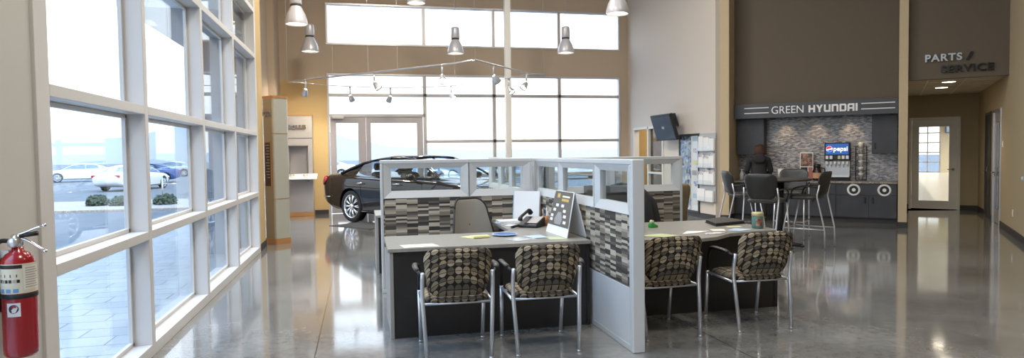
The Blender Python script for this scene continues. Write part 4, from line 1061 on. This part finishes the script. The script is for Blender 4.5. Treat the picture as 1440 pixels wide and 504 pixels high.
# cup rack
t = kthing('cup_rack', 'tall wire cup dispenser right of the soda fountain', 'cup rack', -.585, 15.50, .842)
for sx in (-1, 1):
    b = MB(); b.tube([(sx*.10, 0, 0), (sx*.10, 0, .72)], .006, 6); b.tube([(sx*.10, .12, 0), (sx*.10, .12, .72)], .006, 6); b.build('upright', 'black', t, True)
b = MB()
for z in (.01, .2, .38, .56, .72): b.tube([(-.1, 0, z), (.1, 0, z), (.1, .12, z), (-.1, .12, z), (-.1, 0, z)], .005, 6)
b.build('wire_shelf', 'black', t)
for k, z in enumerate((.06, .19, .33, .46, .59)):
    c_ = kthing('cup_stack', ('lowest', 'second lowest', 'middle', 'second highest', 'highest')[k]+' white paper cup stack in the wire cup dispenser', 'cups', -.585, 15.545, .842+z, 0, 'paper cup stacks in the dispenser')
    c_.rotation_euler = (R(20), 0, -T)
    b = MB(); b.lathe([(.03, -.03), (.045, .075), (.049, .08), (.045, .085), (.04, .075)], 18); b.build('cup', 'paper', c_, True)
    b = MB(); b.lathe([(.045, .086), (.049, .091), (.046, .095)] if k < 4 else [(.045, .086), (.052, .2), (.045, .21)], 18); b.build('upper_cup', 'paper_warm', c_, True)
# coffee maker, menu stand, pot
t = kthing('menu_stand', 'red and black picture menu stand on the counter left of the coffee pot', 'menu stand', -1.62, 15.46, .842, R(4))
b = MB(); b.box(-.13, .13, .0, .02, 0, .60); b.build('board', 'paper', t, bevel=.004)
b = MB(); b.box(-.115, .115, -.004, 0, .30, .58); b.build('upper_picture', 'photo_art', t)
b = MB(); b.box(-.115, .02, -.004, 0, .03, .28); b.build('lower_picture', 'black', t)
b = MB(); b.box(.035, .115, -.004, 0, .03, .28); b.build('side_picture', 'jar_pink', t)
b = MB(); b.box(-.15, .15, -.06, .08, 0, .012); b.build('foot', 'black', t)
t = kthing('coffee_pot', 'glass coffee pot with orange label beside the menu stand', 'coffee pot', -1.40, 15.33, .842)
b = MB(); b.lathe([(.075, 0), (.095, .03), (.098, .12), (.09, .20), (.06, .27), (.062, .29)], 24); b.build('carafe', 'coffee', t, True)
b = MB(); b.lathe([(.065, .285), (.07, .30), (.07, .34), (.03, .36)], 24); b.build('lid', 'black', t, True)
b = MB(); b.loft([[(.1*math.cos(R(a)), .1*math.sin(R(a)), z) for a in range(-150, -29, 10)] for z in (.05, .17)], closed=False); b.build('label', 'pot_label', t, True)
b = MB(); b.tube(fillet([(.06, -.02, .27), (.15, -.02, .26), (.15, -.02, .09), (.09, -.02, .06)], .04), .012, 8); b.build('handle', 'black', t, True)
# small things on the counter
def towel(label, u, n, h, r, m='paper'):
    t = kthing('paper_towel_roll', label, 'paper towels', u, n, .842)
    b = MB(); b.lathe([(r, .012), (r, h), (r*.25, h)], 22); b.build('roll', m, t, True)
    b = MB(); b.lathe([(r*1.1, 0), (r*1.1, .012)], 22); b.tube([(0, 0, 0), (0, 0, h+.03)], r*.15, 8); b.build('holder', 'steel', t, True)
towel('white paper towel roll on the counter right of the standing person', -2.13, 15.42, .25, .065)
def bottle(label, u, n, h, r, m, capm):
    t = kthing('bottle', label, 'bottle', u, n, .842, 0, 'bottles on the counter')
    b = MB(); b.lathe([(r, 0), (r, h*.55), (r*.45, h*.72), (r*.4, h*.85)], 18); b.build('bottle_body', m, t, True)
    b = MB(); b.lathe([(r*.45, h*.85), (r*.45, h), (r*.2, h*1.02)], 14); b.build('cap', capm, t, True)
bottle('white pump bottle on the counter at the left of the standing person', -2.93, 15.3, .24, .04, 'paper', 'paper_warm')
bottle('small amber bottle on the counter between towel roll and high table', -1.93, 15.42, .20, .03, 'wood', 'paper_warm')

# =================================================================== PARTS / SERVICE lettering, corridor lights, switches
t = kthing('parts_service_sign', 'raised metal PARTS / SERVICE lettering above the corridor opening', 'sign', .92, 14.47)
text_mesh('lettering', 'PARTS', .2, .012, 'grey_sign', t, (-.145, -.025, 3.155), bold=.006, space=1.15, fit=(.567, .135))
text_mesh('slash', '/', .2, .012, 'black_gloss', t, (.25, -.025, 3.155), bold=.006, fit=(.115, .145))
text_mesh('lettering', 'SERVICE', .2, .012, 'black_gloss', t, (.214, -.025, 2.94), bold=.006, space=1.12, fit=(.794, .135))
for n, lb in ((15.55, 'round recessed corridor downlight nearer the lettering'), (16.9, 'round recessed corridor downlight nearer the glazed door')):
    d = kthing('downlight', lb, 'downlight', .93 if n < 16 else .88, n, 2.80, 0, 'downlights in the corridor ceiling')
    b = MB(); b.lathe([(.115, -.008), (.125, -.012), (.128, 0)], 28, caps=False); b.build('trim_ring', 'white_paint', d, True)
    b = MB(); b.lathe([(.114, -.004), (.114, -.007)], 28); b.build('lens', 'lamp_glow_hot', d)
    light('corridor_light', 'SPOT', K(.9, n, 2.78), 36, (1, .80, .52), aim=K(.9, n, 0), spot_size=R(120), spot_blend=.8, shadow_soft_size=.1)
def plate(label, n, z, w_=.07, h_=.115, m='white_paint'):
    t = kthing('wall_plate', label, 'wall plate', 1.75, n, z)
    b = MB(); b.box(-.008, 0, -w_/2, w_/2, 0, h_); b.build('plate', m, t, bevel=.002)
    b = MB(); b.box(-.013, -.008, -w_*.12, w_*.12, h_*.3, h_*.7); b.build('toggle', 'white_sign', t, bevel=.001)
plate('white outlet plate low on the right wall', 13.8, .33)
plate('small pale card reader on the right wall near the picture edge', 12.9, .98, .16, .06, 'paper_blue')
plate('white switch plate beside the door in the right wall', 15.1, 1.5)

# =================================================================== TELEVISION, POSTER, BROCHURE RACK
t = thing('television', 'black flat television tilted forward on the beige wall', 'television', (7.12, 14.62, 2.08), 0)
t.rotation_euler = (0, R(-17), 0)
b = MB(); b.box(-.04, .04, -.53, .53, -.32, .32); b.build('housing', 'black', t, bevel=.012)
b = MB(); b.box(-.044, -.039, -.495, .495, -.28, .285); b.build('screen', 'screen', t)
b = MB(); b.box(-.046, -.044, -.07, .05, -.03, .03); b.build('picture', 'kiosk_grey', t)
b = MB(); b.box(.04, .09, -.25, .25, -.2, .2); b.build('rear_cover', 'black', t, bevel=.02)
b = MB(); b.tube([(.07, 0, 0), (.31, 0, .10)], .03, 8); b.box(.285, .315, -.12, .12, -.06, .26); b.build('wall_bracket', 'black', t)
t = thing('poster_display', 'tall black-framed poster with blue and white print left of the brochure rack', 'poster', (XT, 14.0, 0))
b = MB()
for q in ((-.03, 0, -.48, -.43, .09, 1.90), (-.03, 0, .43, .48, .09, 1.90), (-.03, 0, -.43, .43, 1.85, 1.90), (-.03, 0, -.43, .43, .09, .14)): b.box(*q)
b.build('poster_frame', 'black', t, bevel=.003)
b = MB(); b.box(-.012, 0, -.43, .43, .14, 1.85); b.build('print', 'poster_art', t)
b = MB(); b.box(-.0145, -.012, -.43, -.10, .14, 1.85); b.build('side_column', 'paper', t)
for k, (ya, yb_, z) in enumerate(((-.40, -.16, 1.72), (-.38, -.2, 1.45), (-.41, -.2, 1.18), (-.36, -.14, .95), (-.40, -.22, .70), (-.38, -.18, .42))):
    b = MB(); b.box(-.016, -.0145, ya, yb_, z, z+.11); b.build('inset_picture', ('paper_blue', 'brochure_art', 'paper_yellow', 'kiosk_grey', 'brochure_art', 'paper_blue')[k], t)
b = MB(); b.box(-.02, -.018, -.43, .43, .14, 1.85); b.build('glazing', 'clear_acrylic', t)
t = thing('brochure_rack', 'grey wall rack with four rows of clear brochure pockets beside the beige pillar', 'brochure rack', (XT, 13.17, 0))
b = MB(); b.box(-.02, 0, -.35, .35, .38, 1.89); b.build('back_panel', 'kiosk_grey', t, bevel=.003)
rows = [(1.50, 1.83), (1.13, 1.45), (.76, 1.09), (.39, .66)]
for i, (z0, z1) in enumerate(rows):
    b = MB(); b.box(-.11, -.02, -.34, .34, z0-.01, z0); b.box(-.112, -.107, -.34, .34, z0, z0+.10); b.build('pocket', 'clear_acrylic', t)
names = ('top', 'second', 'third', 'bottom')
for i, (z0, z1) in enumerate(rows):
    for j, y in enumerate((.21, -.02, -.24)):
        if i == 3 and j > 1: continue
        d = thing('brochure_stack', 'white brochure stack, %s of the %s row in the wall brochure rack' % (('left', 'middle', 'right')[j] if i < 3 else ('left', 'right')[j], names[i]), 'brochures', (XT-.022, 13.17+y - (.12*j if i == 3 else 0), z0+.001), 0, 'brochures in the wall rack')
        hh = z1-z0-(.03*((i+j) % 3))
        ww = .105 if i < 3 else .16
        b = MB(); b.prism([(-.05, 0), (-.005, 0), (-.005, hh), (-.04, hh)], -ww, ww, 'xz'); b.build('pages', 'paper', d)
        if i in (1, 2):
            b = MB(); b.box(-.046, -.008, -ww*.9, ww*.9, hh-.055, hh+.02); b.build('cover', 'brochure_art', d)

# =================================================================== SHOW TOTEMS
t = thing('display_totem', 'tall square display totem with dark plaque at the end of the window wall', 'display totem', (-1.415, 11.96, 0), R(44))
W2 = .155
def rsec(z, g=0): return [(x, y, z) for x, y in rrect(2*(W2+g), 2*(W2+g), .05, 5)]
b = MB(); b.loft([rsec(.10), rsec(2.49)]); smooth_angle(b.build('body', 'totem_grey', t))
b = MB(); b.loft([rsec(0, .008), rsec(.10, .008)]); smooth_angle(b.build('base', 'copper', t))
b = MB(); b.loft([rsec(2.49, .006), rsec(2.53, .006)]); smooth_angle(b.build('cap', 'copper', t))
b = MB()
for z in (.78, 1.89): b.loft([rsec(z-.006, .003), rsec(z+.006, .003)])
smooth_angle(b.build('seam_band', 'copper', t))
b = MB(); b.box(-W2-.004, -W2+.01, -.105, .105, .101, 2.488); b.build('side_panel', 'totem_shaded', t)  # darker brown of the totem's shaded face, put into the colour
b = MB(); b.box(-W2-.02, -W2-.003, -.085, .085, .98, 1.76); po = b.build('plaque_frame', 'copper', t, bevel=.003)
b = MB(); b.box(-W2-.023, -W2-.019, -.07, .07, 1.0, 1.74); b.build('plaque', 'plaque', po)
b = MB()
for k in range(12): b.box(-W2-.025, -W2-.023, -.055, .045-.015*(k % 3), 1.69-k*.05, 1.70-k*.05)
b.build('plaque_text', 'totem_grey', po)
text_mesh('lettering', 'EQUUS', .10, .008, 'steel', t, (-W2-.012, 0, 2.22), rot=(R(90), 0, R(-90)), fit=(.22, .085))
t = thing('display_kiosk', 'grey display kiosk with niche and raised lettering against the tan back wall', 'display kiosk', (-1.48, 17.30, 0), 0)
b = MB(); b.box(-.31, .31, -.14, .25, .10, 1.04); b.box(-.31, .31, .10, .25, 1.04, 1.76); b.box(-.31, -.26, -.14, .10, 1.04, 1.76); b.box(.20, .31, -.14, .1, 1.04, 1.76); b.box(-.31, .31, -.14, .25, 1.76, 2.50)
b.build('body', 'kiosk_grey', t, bevel=.006)
b = MB(); b.box(-.316, .316, -.146, .25, 0, .10); b.build('base', 'copper', t, bevel=.004)
b = MB(); b.box(-.316, .316, -.146, .25, 2.50, 2.53); b.build('cap', 'copper', t, bevel=.004)
b = MB(); b.box(-.312, .312, -.143, -.13, 1.94, 1.955); b.build('seam_band', 'base_dark', t)
text_mesh('lettering', 'EQUUS', .15, .016, 'chrome', t, (-.03, -.16, 2.22), bold=.005, fit=(.40, .115))
b = MB(); b.prism([(-.52, .93), (-.14, 1.04), (-.14, 1.06), (-.52, .955)], -.28, .42, 'yz'); so = b.build('shelf', 'white_sign', t, bevel=.004)
b = MB(); b.tube([(-.2, -.14, .88), (-.2, -.40, .955)], .018, 8); b.tube([(.2, -.14, .88), (.2, -.40, .955)], .018, 8); b.build('shelf_bracket', 'steel', t, True)
for x, lb in ((-.12, 'open leaflet on the kiosk shelf, left of two'), (.2, 'open leaflet on the kiosk shelf, right of two')):
    d = thing('leaflet', lb, 'leaflet', (-1.48+x, 17.30-.33, 1.016), 0, 'leaflets on the kiosk shelf'); d.rotation_euler = (R(16.2), 0, 0)
    b = MB(); b.box(-.12, .0, -.13, .13, 0, .004); b.build('left_page', 'brochure_art', d); b = MB(); b.box(.0, .12, -.13, .13, 0, .004); b.build('right_page', 'paper', d)

# =================================================================== PENDANTS AND TRACK LIGHTS
def make_pendant(label):
    root = thing('pendant_lamp', label, 'pendant lamp', (0, 0, 0), 0, 'pendant lamps over the showroom')
    b = MB(); b.lathe([(.20, 0), (.203, .015), (.20, .07), (.165, .19), (.115, .29), (.095, .33), (.09, .34), (.085, .335), (.15, .18), (.185, .06), (.192, .004)], 36, caps=False); b.build('shade', 'pendant_paint', root, True)
    b = MB(); b.lathe([(.092, .335), (.098, .345), (.098, .362), (.09, .372)], 30); b.build('collar', 'base_dark', root, True)
    b = MB(); b.lathe([(.10, .372), (.108, .39), (.098, .60), (.085, .635), (.02, .65)], 30); b.build('housing', 'pendant_paint', root, True)
    b = MB(); b.tube([(0, 0, .645), (0, 0, 6.9-3.93)], .006, 6); b.build('cable', 'steel', root, True)
    b = MB(); b.lathe([(.186, .045), (.186, .055)], 30); b.build('lens', 'lamp_glow', root)
    return root
pend = [((-1.11, 12.88, 3.94), 'large pendant lamp at the top left, nearest the window wall'), ((-1.10, 16.16, 3.94), 'pendant lamp just below and right of the top left one'),
        ((2.3, 16.0, 3.94), 'pendant lamp left of the slender column against the rear windows'), ((4.91, 15.4, 3.92), 'pendant lamp right of the slender column, at the upper rear window mullion'),
        ((4.5, 11.08, 3.95), 'large pendant lamp at the top right, cut by the picture edge'), ((1.25, 14.6, 4.80), 'pendant lamp cut by the top edge, above the upper rear window')]
p0 = None
for loc, lb in pend:
    if p0 is None: p0 = make_pendant(lb); p0.location = loc
    else: dup(p0, loc, 0, lb)
    light('pendant_light', 'SPOT', (loc[0], loc[1], loc[2]+.03), 130, (1, .87, .68), aim=(loc[0], loc[1], 0), spot_size=R(125), spot_blend=.6, shadow_soft_size=.15)

tr = [(-1.59, 15.81), (.187, 13.97), (1.756, 12.29), (2.046, 11.78), (3.566, 13.72), (3.92, 13.87)]
tr2 = [(-1.59, 15.75), (-.62, 16.66), (.97, 17.03), (2.33, 16.36), (3.13, 15.0), (3.566, 13.78)]
t = thing('track_rail', 'thin pale lighting track with a bend, hung on wires below the pendants', 'lighting track', (0, 0, 3.2), 0)
b = MB(); b.tube([(x, y, 0) for x, y in tr], .016, 8); b.build('rail', 'silver', t, True)
for x, y in (tr[0], tr[1], tr[3], tr[5], (.75, 13.35), (3.0, 13.0)):
    b = MB(); b.tube([(x, y, 0), (x, y, 3.7)], .004, 5); b.build('suspension_wire', 'steel', t)
t = thing('track_rail', 'dark low-voltage lighting cable curving in front of the rear windows', 'lighting track', (0, 0, 3.2), 0)
b = MB(); b.tube(fillet([(x, y, 0) for x, y in tr2], .6), .009, 8); b.build('rail', 'steel', t, True)
for x, y in (tr2[1], tr2[3]):
    b = MB(); b.tube([(x, y, 0), (x, y, 3.7)], .004, 5); b.build('suspension_wire', 'steel', t)
def make_head(label):
    root = thing('track_spotlight', label, 'spotlight', (0, 0, 0), 0, 'spotlights on the lighting tracks')
    b = MB(); b.tube([(0, 0, 0), (0, 0, -.2)], .018, 10); b.lathe([(.024, -.02), (.024, .02)], 12); b.build('stem', 'silver', root, True)
    h = MB(); h.lathe([(.035, 0), (.05, .03), (.075, .13), (.078, .16), (.07, .15), (.045, .05)], 20, (0, 0, 0), 'z', caps=False); ho = h.build('lamp_head', 'silver', root, True, loc=(0, 0, -.2), rot=(R(140), 0, 0))
    h = MB(); h.lathe([(.064, .12), (.064, .125)], 20); h.build('bulb', 'lamp_glow_hot', ho)
    return root
hs = [((-1.16, 15.36), 200, 'lit track spotlight at the left end of the pale track, above the grey kiosk'), ((.307, 13.86), 60, 'track spotlight on the pale track over the entrance doors'),
      ((-.22, 16.8), 150, 'track spotlight on the dark cable at left, below the transom'), ((.77, 16.98), -150, 'track spotlight on the dark cable at right, below the transom'),
      ((1.54, 12.52), 0, 'track spotlight on the pale track just left of its bend'), ((2.23, 16.4), 30, 'ring-shaped track spotlight seen against the middle rear window'),
      ((2.5, 12.36), 120, 'track spotlight on the pale track between its bend and the slender column'), ((3.3, 14.6), 40, 'track spotlight on the dark cable right beside the slender column'), ((3.45, 13.57), -60, 'track spotlight at the right end of the pale track')]
h0 = None
for (x, y), rz, lb in hs:
    if h0 is None: h0 = make_head(lb); h0.location = (x, y, 3.19); h0.rotation_euler = (0, 0, R(rz))
    else: dup(h0, (x, y, 3.19), R(rz), lb)
light('track_light', 'SPOT', (-1.16, 15.4, 2.95), 140, (1, .82, .50), aim=(-1.4, 17.6, 2.2), spot_size=R(85), spot_blend=.8, shadow_soft_size=.05)
light('track_light', 'SPOT', (-.3, 16.4, 2.95), 70, (1, .84, .6), aim=(-1.6, 17.2, 1.2), spot_size=R(80), spot_blend=.8, shadow_soft_size=.05)
for i, (x, y) in enumerate(((1.0, 1.5), (5.5, 1.5), (1.0, 6.5), (5.0, 6.5), (.6, 11.0), (4.6, 11.0))):  # unseen panels with area lamps, added as fill light for the room
    b = MB(); b.box(x-.62, x+.62, y-.62, y+.62, 6.86, 6.9); struct(b.build('trim_%d' % (5+i), 'white_paint'))
    light('ceiling_fill', 'AREA', (x, y, 6.85), (165 if x < 2 else 40) if y > 10 else (95 if x < 2 else 30), (1, .91, .78), aim=(x, y, 0), size=1.2)
light('office_fill', 'AREA', (8.5, 16.4, 2.68), 14, (1, .85, .62), aim=(8.5, 16.4, 0), size=.9)  # unseen lamp added to brighten the office behind the opening

# =================================================================== FIRE EXTINGUISHER
t = thing('fire_extinguisher', 'red fire extinguisher hung on the wall at the left edge of the picture', 'fire extinguisher', (-1.487, 3.315, .632), 0)
b = MB(); b.lathe([(.055, 0), (.064, .012), (.066, .04), (.066, .40), (.062, .43), (.045, .455), (.024, .468), (.022, .485)], 36); b.build('cylinder', 'red_paint', t, True)
def wrap(a0, a1, z0, z1, r, m, name, parent=None, n=18):
    b = MB(); b.loft([[(r*math.cos(R(a0+(a1-a0)*k/n)), r*math.sin(R(a0+(a1-a0)*k/n)), z) for k in range(n+1)] for z in (z0, z1)], closed=False); return b.build(name, m, parent or t, True)
lo = wrap(-150, 30, .285, .415, .0667, 'label_cream', 'label')
wrap(-140, -55, .395, .411, .0671, 'black', 'label_heading', lo)
wrap(-52, 20, .30, .405, .0670, 'paper_warm', 'label_side', lo)
for k in range(9): wrap(-46, 10-6*(k % 3), .309+k*.0105, .3125+k*.0105, .0674, 'kiosk_grey', 'label_line', lo)
for k in range(3): wrap(-135+k*25, -118+k*25, .290, .307, .0671, 'label_blue', 'label_icon', lo)
for k in range(6): wrap(-138+k*13, -128+k*13, .333, .347, .0671, ('base_dark', 'steel', 'black')[k % 3], 'label_icon', lo)
for k in range(4): wrap(-134+k*20, -131+k*20, .358, .37, .0671, 'black', 'label_icon', lo)
b = MB(); b.lathe([(.0668, .262), (.0688, .266), (.0688, .278), (.0668, .282)], 36, caps=False); b.build('strap', 'black', t, True)
eo = wrap(-108, -64, .185, .245, .0670, 'paper', 'emblem_sticker')
def disc_on(ac, zc, ra, m, name, r, half=None):
    b = MB(); vs = []
    rng = range(0, 361, 18) if half is None else range(half, half+181, 18)
    for d in rng:
        a = R(ac)+ra*math.cos(R(d))/r; vs.append(b.bm.verts.new((r*math.cos(a), r*math.sin(a), zc+ra*math.sin(R(d)))))
    b.face(vs if half is not None else vs[:-1]); return b.build(name, m, eo)
disc_on(-86, .219, .019, 'black', 'emblem_disc', .0676); disc_on(-86, .224, .011, 'red_paint', 'emblem_top', .0681, 0); disc_on(-86, .212, .009, 'paper', 'emblem_mark', .0681, 0)
b = MB(); b.lathe([(.02, .48), (.024, .49), (.024, .53), (.018, .54)], 18); b.build('valve', 'chrome', t, True)
b = MB(); b.lathe([(.02, -.022), (.022, -.03), (.018, -.036)], 18, (-.005, 0, .505), 'y'); b.build('pressure_gauge', 'silver', t, True)
b = MB(); b.tube(fillet([(-.02, -.005, .53), (.03, -.005, .545), (.075, -.01, .565), (.11, -.012, .575)], .02), .0075, 8, flat=.8); b.ball((.112, -.012, .576), .0095); b.build('carry_handle', 'chrome', t, True)
b = MB(); b.tube(fillet([(.0, -.004, .525), (.04, -.006, .515), (.08, -.01, .485), (.112, -.014, .462)], .02), .0075, 8, flat=.8); b.ball((.113, -.014, .461), .009); b.build('squeeze_lever', 'chrome', t, True)
b = MB(); b.tube([(.01, -.01, .53), (.085, -.012, .543)], [.008, .011], 8); b.build('lock_pin', 'black', t, True)
b = MB(); b.tube(fillet([(-.02, 0, .51), (-.07, -.005, .515), (-.09, 0, .46), (-.085, .0, .2)], .03), .010, 8); b.build('hose', 'black', t, True)
b = MB(); b.box(-.088, -.066, -.03, .03, .2, .46); b.box(-.07, -.03, -.012, .012, .44, .47); b.build('wall_bracket', 'steel', t)

# =================================================================== PERSON AT THE COUNTER
person = kthing('person', 'person in black hooded jacket with auburn hair standing at the counter, back turned', 'person', -2.46, 14.66, 0, R(14))
def skin_mesh(name, verts, edges, m, parent, sub=2, root=0):
    me = bpy.data.meshes.new(name); me.from_pydata([v[0] for v in verts], edges, []); me.materials.append(M[m])
    o = bpy.data.objects.new(name, me); COL.objects.link(o); o.parent = parent
    sk = o.modifiers.new('skin', 'SKIN')
    for i, v in enumerate(verts):
        r = v[1]; me.skin_vertices[0].data[i].radius = r if isinstance(r, tuple) else (r, r)
    me.skin_vertices[0].data[root].use_root = True
    sk.use_smooth_shade = True
    q = o.modifiers.new('sub', 'SUBSURF'); q.levels = sub; q.render_levels = sub
    dg = bpy.context.evaluated_depsgraph_get()
    m2 = bpy.data.meshes.new_from_object(o.evaluated_get(dg)); o.modifiers.clear(); o.data = m2
    for p in m2.polygons: p.use_smooth = True
    return o
V, Eg = [], []
def add(p, r, prev=None):
    V.append((p, r)); i = len(V)-1
    if prev is not None: Eg.append((prev, i))
    return i
pel = add((0, 0, .88), (.15, .10)); wa = add((0, .0, 1.04), (.125, .085), pel); chs = add((0, .01, 1.22), (.15, .095), wa); sh = add((0, -.005, 1.33), (.10, .075), chs); nk = add((0, .0, 1.385), .048, sh)
hd0 = add((-.012, .015, 1.45), (.062, .07), nk); hd1 = add((-.015, .02, 1.52), (.074, .088), hd0); hd2 = add((-.015, .015, 1.575), (.06, .07), hd1)
HANDS = []
for s in (-1, 1):
    hip = add((s*.09, 0, .82), .085, pel); kn = add((s*.10, .02, .46), .055, hip); an = add((s*.105, -.01, .09), .036, kn); add((s*.115, .12, .035), (.035, .028), an)
    so = add((s*.165, -.0, 1.30), .052, sh); elb = add((s*.23, .03, 1.06), .038, so); wr = add((s*.17, .24, .98), .026, elb); pm = add((s*.155, .30, .975), (.034, .016), wr)
    for k in range(4):
        x = s*.155+(k-1.5)*.018; L_ = (.07, .08, .076, .062)[k]
        f1 = add((x, .345, .97), .0085, pm); f2 = add((x, .345+L_*.55, .962), .008, f1); add((x, .345+L_*.85, .945), .007, f2)
    t1 = add((s*.155-s*.035, .315, .97), .0095, pm); add((s*.155-s*.05, .35, .962), .008, t1)
body = skin_mesh('body', V, Eg, 'skin', person)
# face details are part of the head: nose, ears as children of the body surface
b = MB(); b.ball((-.085, .05, 1.50), .014, 1.1, .8, 1.3); b.build('nose', 'skin', person, True)
b = MB(); b.ball((-.02, .104, 1.50), .012, .5, .5, 1.2); b.build('ear', 'skin', person, True)
b = MB(); b.ball((-.082, .02, 1.53), .008); b.ball((-.07, .082, 1.53), .008); b.build('eyes', 'black', person, True)
b = MB(); b.tube([(-.088, .03, 1.455), (-.084, .06, 1.455)], .005, 6); b.build('mouth', 'jar_pink', person, True)
# jacket
V, Eg = [], []
a0 = add((0, 0, .80), (.185, .135)); a1 = add((0, 0, .95), (.178, .13), a0); a2 = add((0, 0, 1.10), (.17, .125), a1); a3 = add((0, 0, 1.24), (.185, .125), a2); a4 = add((0, -.005, 1.33), (.135, .10), a3); a5 = add((0, -.012, 1.39), (.082, .08), a4)
for s in (-1, 1):
    so = add((s*.175, -.0, 1.295), .074, a4); e_ = add((s*.245, .03, 1.06), .06, so); add((s*.185, .225, .985), .043, e_)
skin_mesh('jacket', V, Eg, 'jacket', person, root=0)
b = MB(); b.pillow(rrect(.25, .20, .09), .08, lambda u, v, w_: (u, -.125+.4*u*u+w_, 1.33+v)); b.build('hood', 'jacket', person, True)
V, Eg = [], []
p0_ = add((0, 0, .84), (.165, .12))
for s in (-1, 1):
    h_ = add((s*.09, 0, .76), .098, p0_); k_ = add((s*.10, .02, .46), .073, h_); add((s*.105, -.0, .075), .065, k_)
skin_mesh('trousers', V, Eg, 'trousers', person)
for s in (-1, 1):
    b = MB(); b.pillow(rrect(.095, .26, .045), .09, lambda u, v, w_: (s*.11+u, .045+v, .046+w_*(1 if w_ < 0 else 1.0)), sh=5); b.build('shoe', 'shoe', person, True)
rng = random.Random(3); b = MB()
b.ball((.018, -.012, 1.525), .106, .98, 1.0, 1.02, 20, 12); b.ball((.022, -.045, 1.45), .10, 1.08, .75, 1.05, 18, 10)
for k in range(46):
    a = rng.uniform(R(-160), R(20)); r0 = .085; x, y = r0*math.cos(a), -.01+r0*math.sin(a)
    b.tube([(x*.8, y*.8, 1.60), (x*1.15, y*1.15, 1.53), (x*1.2, y*1.12-.01, 1.44), (x*(1.0+rng.uniform(-.1, .2)), y-.01, 1.37+rng.uniform(-.02, .02))], [.012, .016, .014, .004], 6)
hr = b.build('hair', 'hair', person, True)

# =================================================================== RENDER SETTINGS
S.view_settings.view_transform = 'Standard'; S.view_settings.look = 'None'; S.view_settings.gamma = 1.0
S.view_settings.exposure = 1.0; S.view_settings.use_curve_mapping = False
S.cycles.use_denoising = True
S.cycles.max_bounces = 10; S.cycles.diffuse_bounces = 5; S.cycles.glossy_bounces = 5; S.cycles.transparent_max_bounces = 16
S.cycles.sample_clamp_indirect = 6.0
S.cycles.caustics_reflective = False; S.cycles.caustics_refractive = False
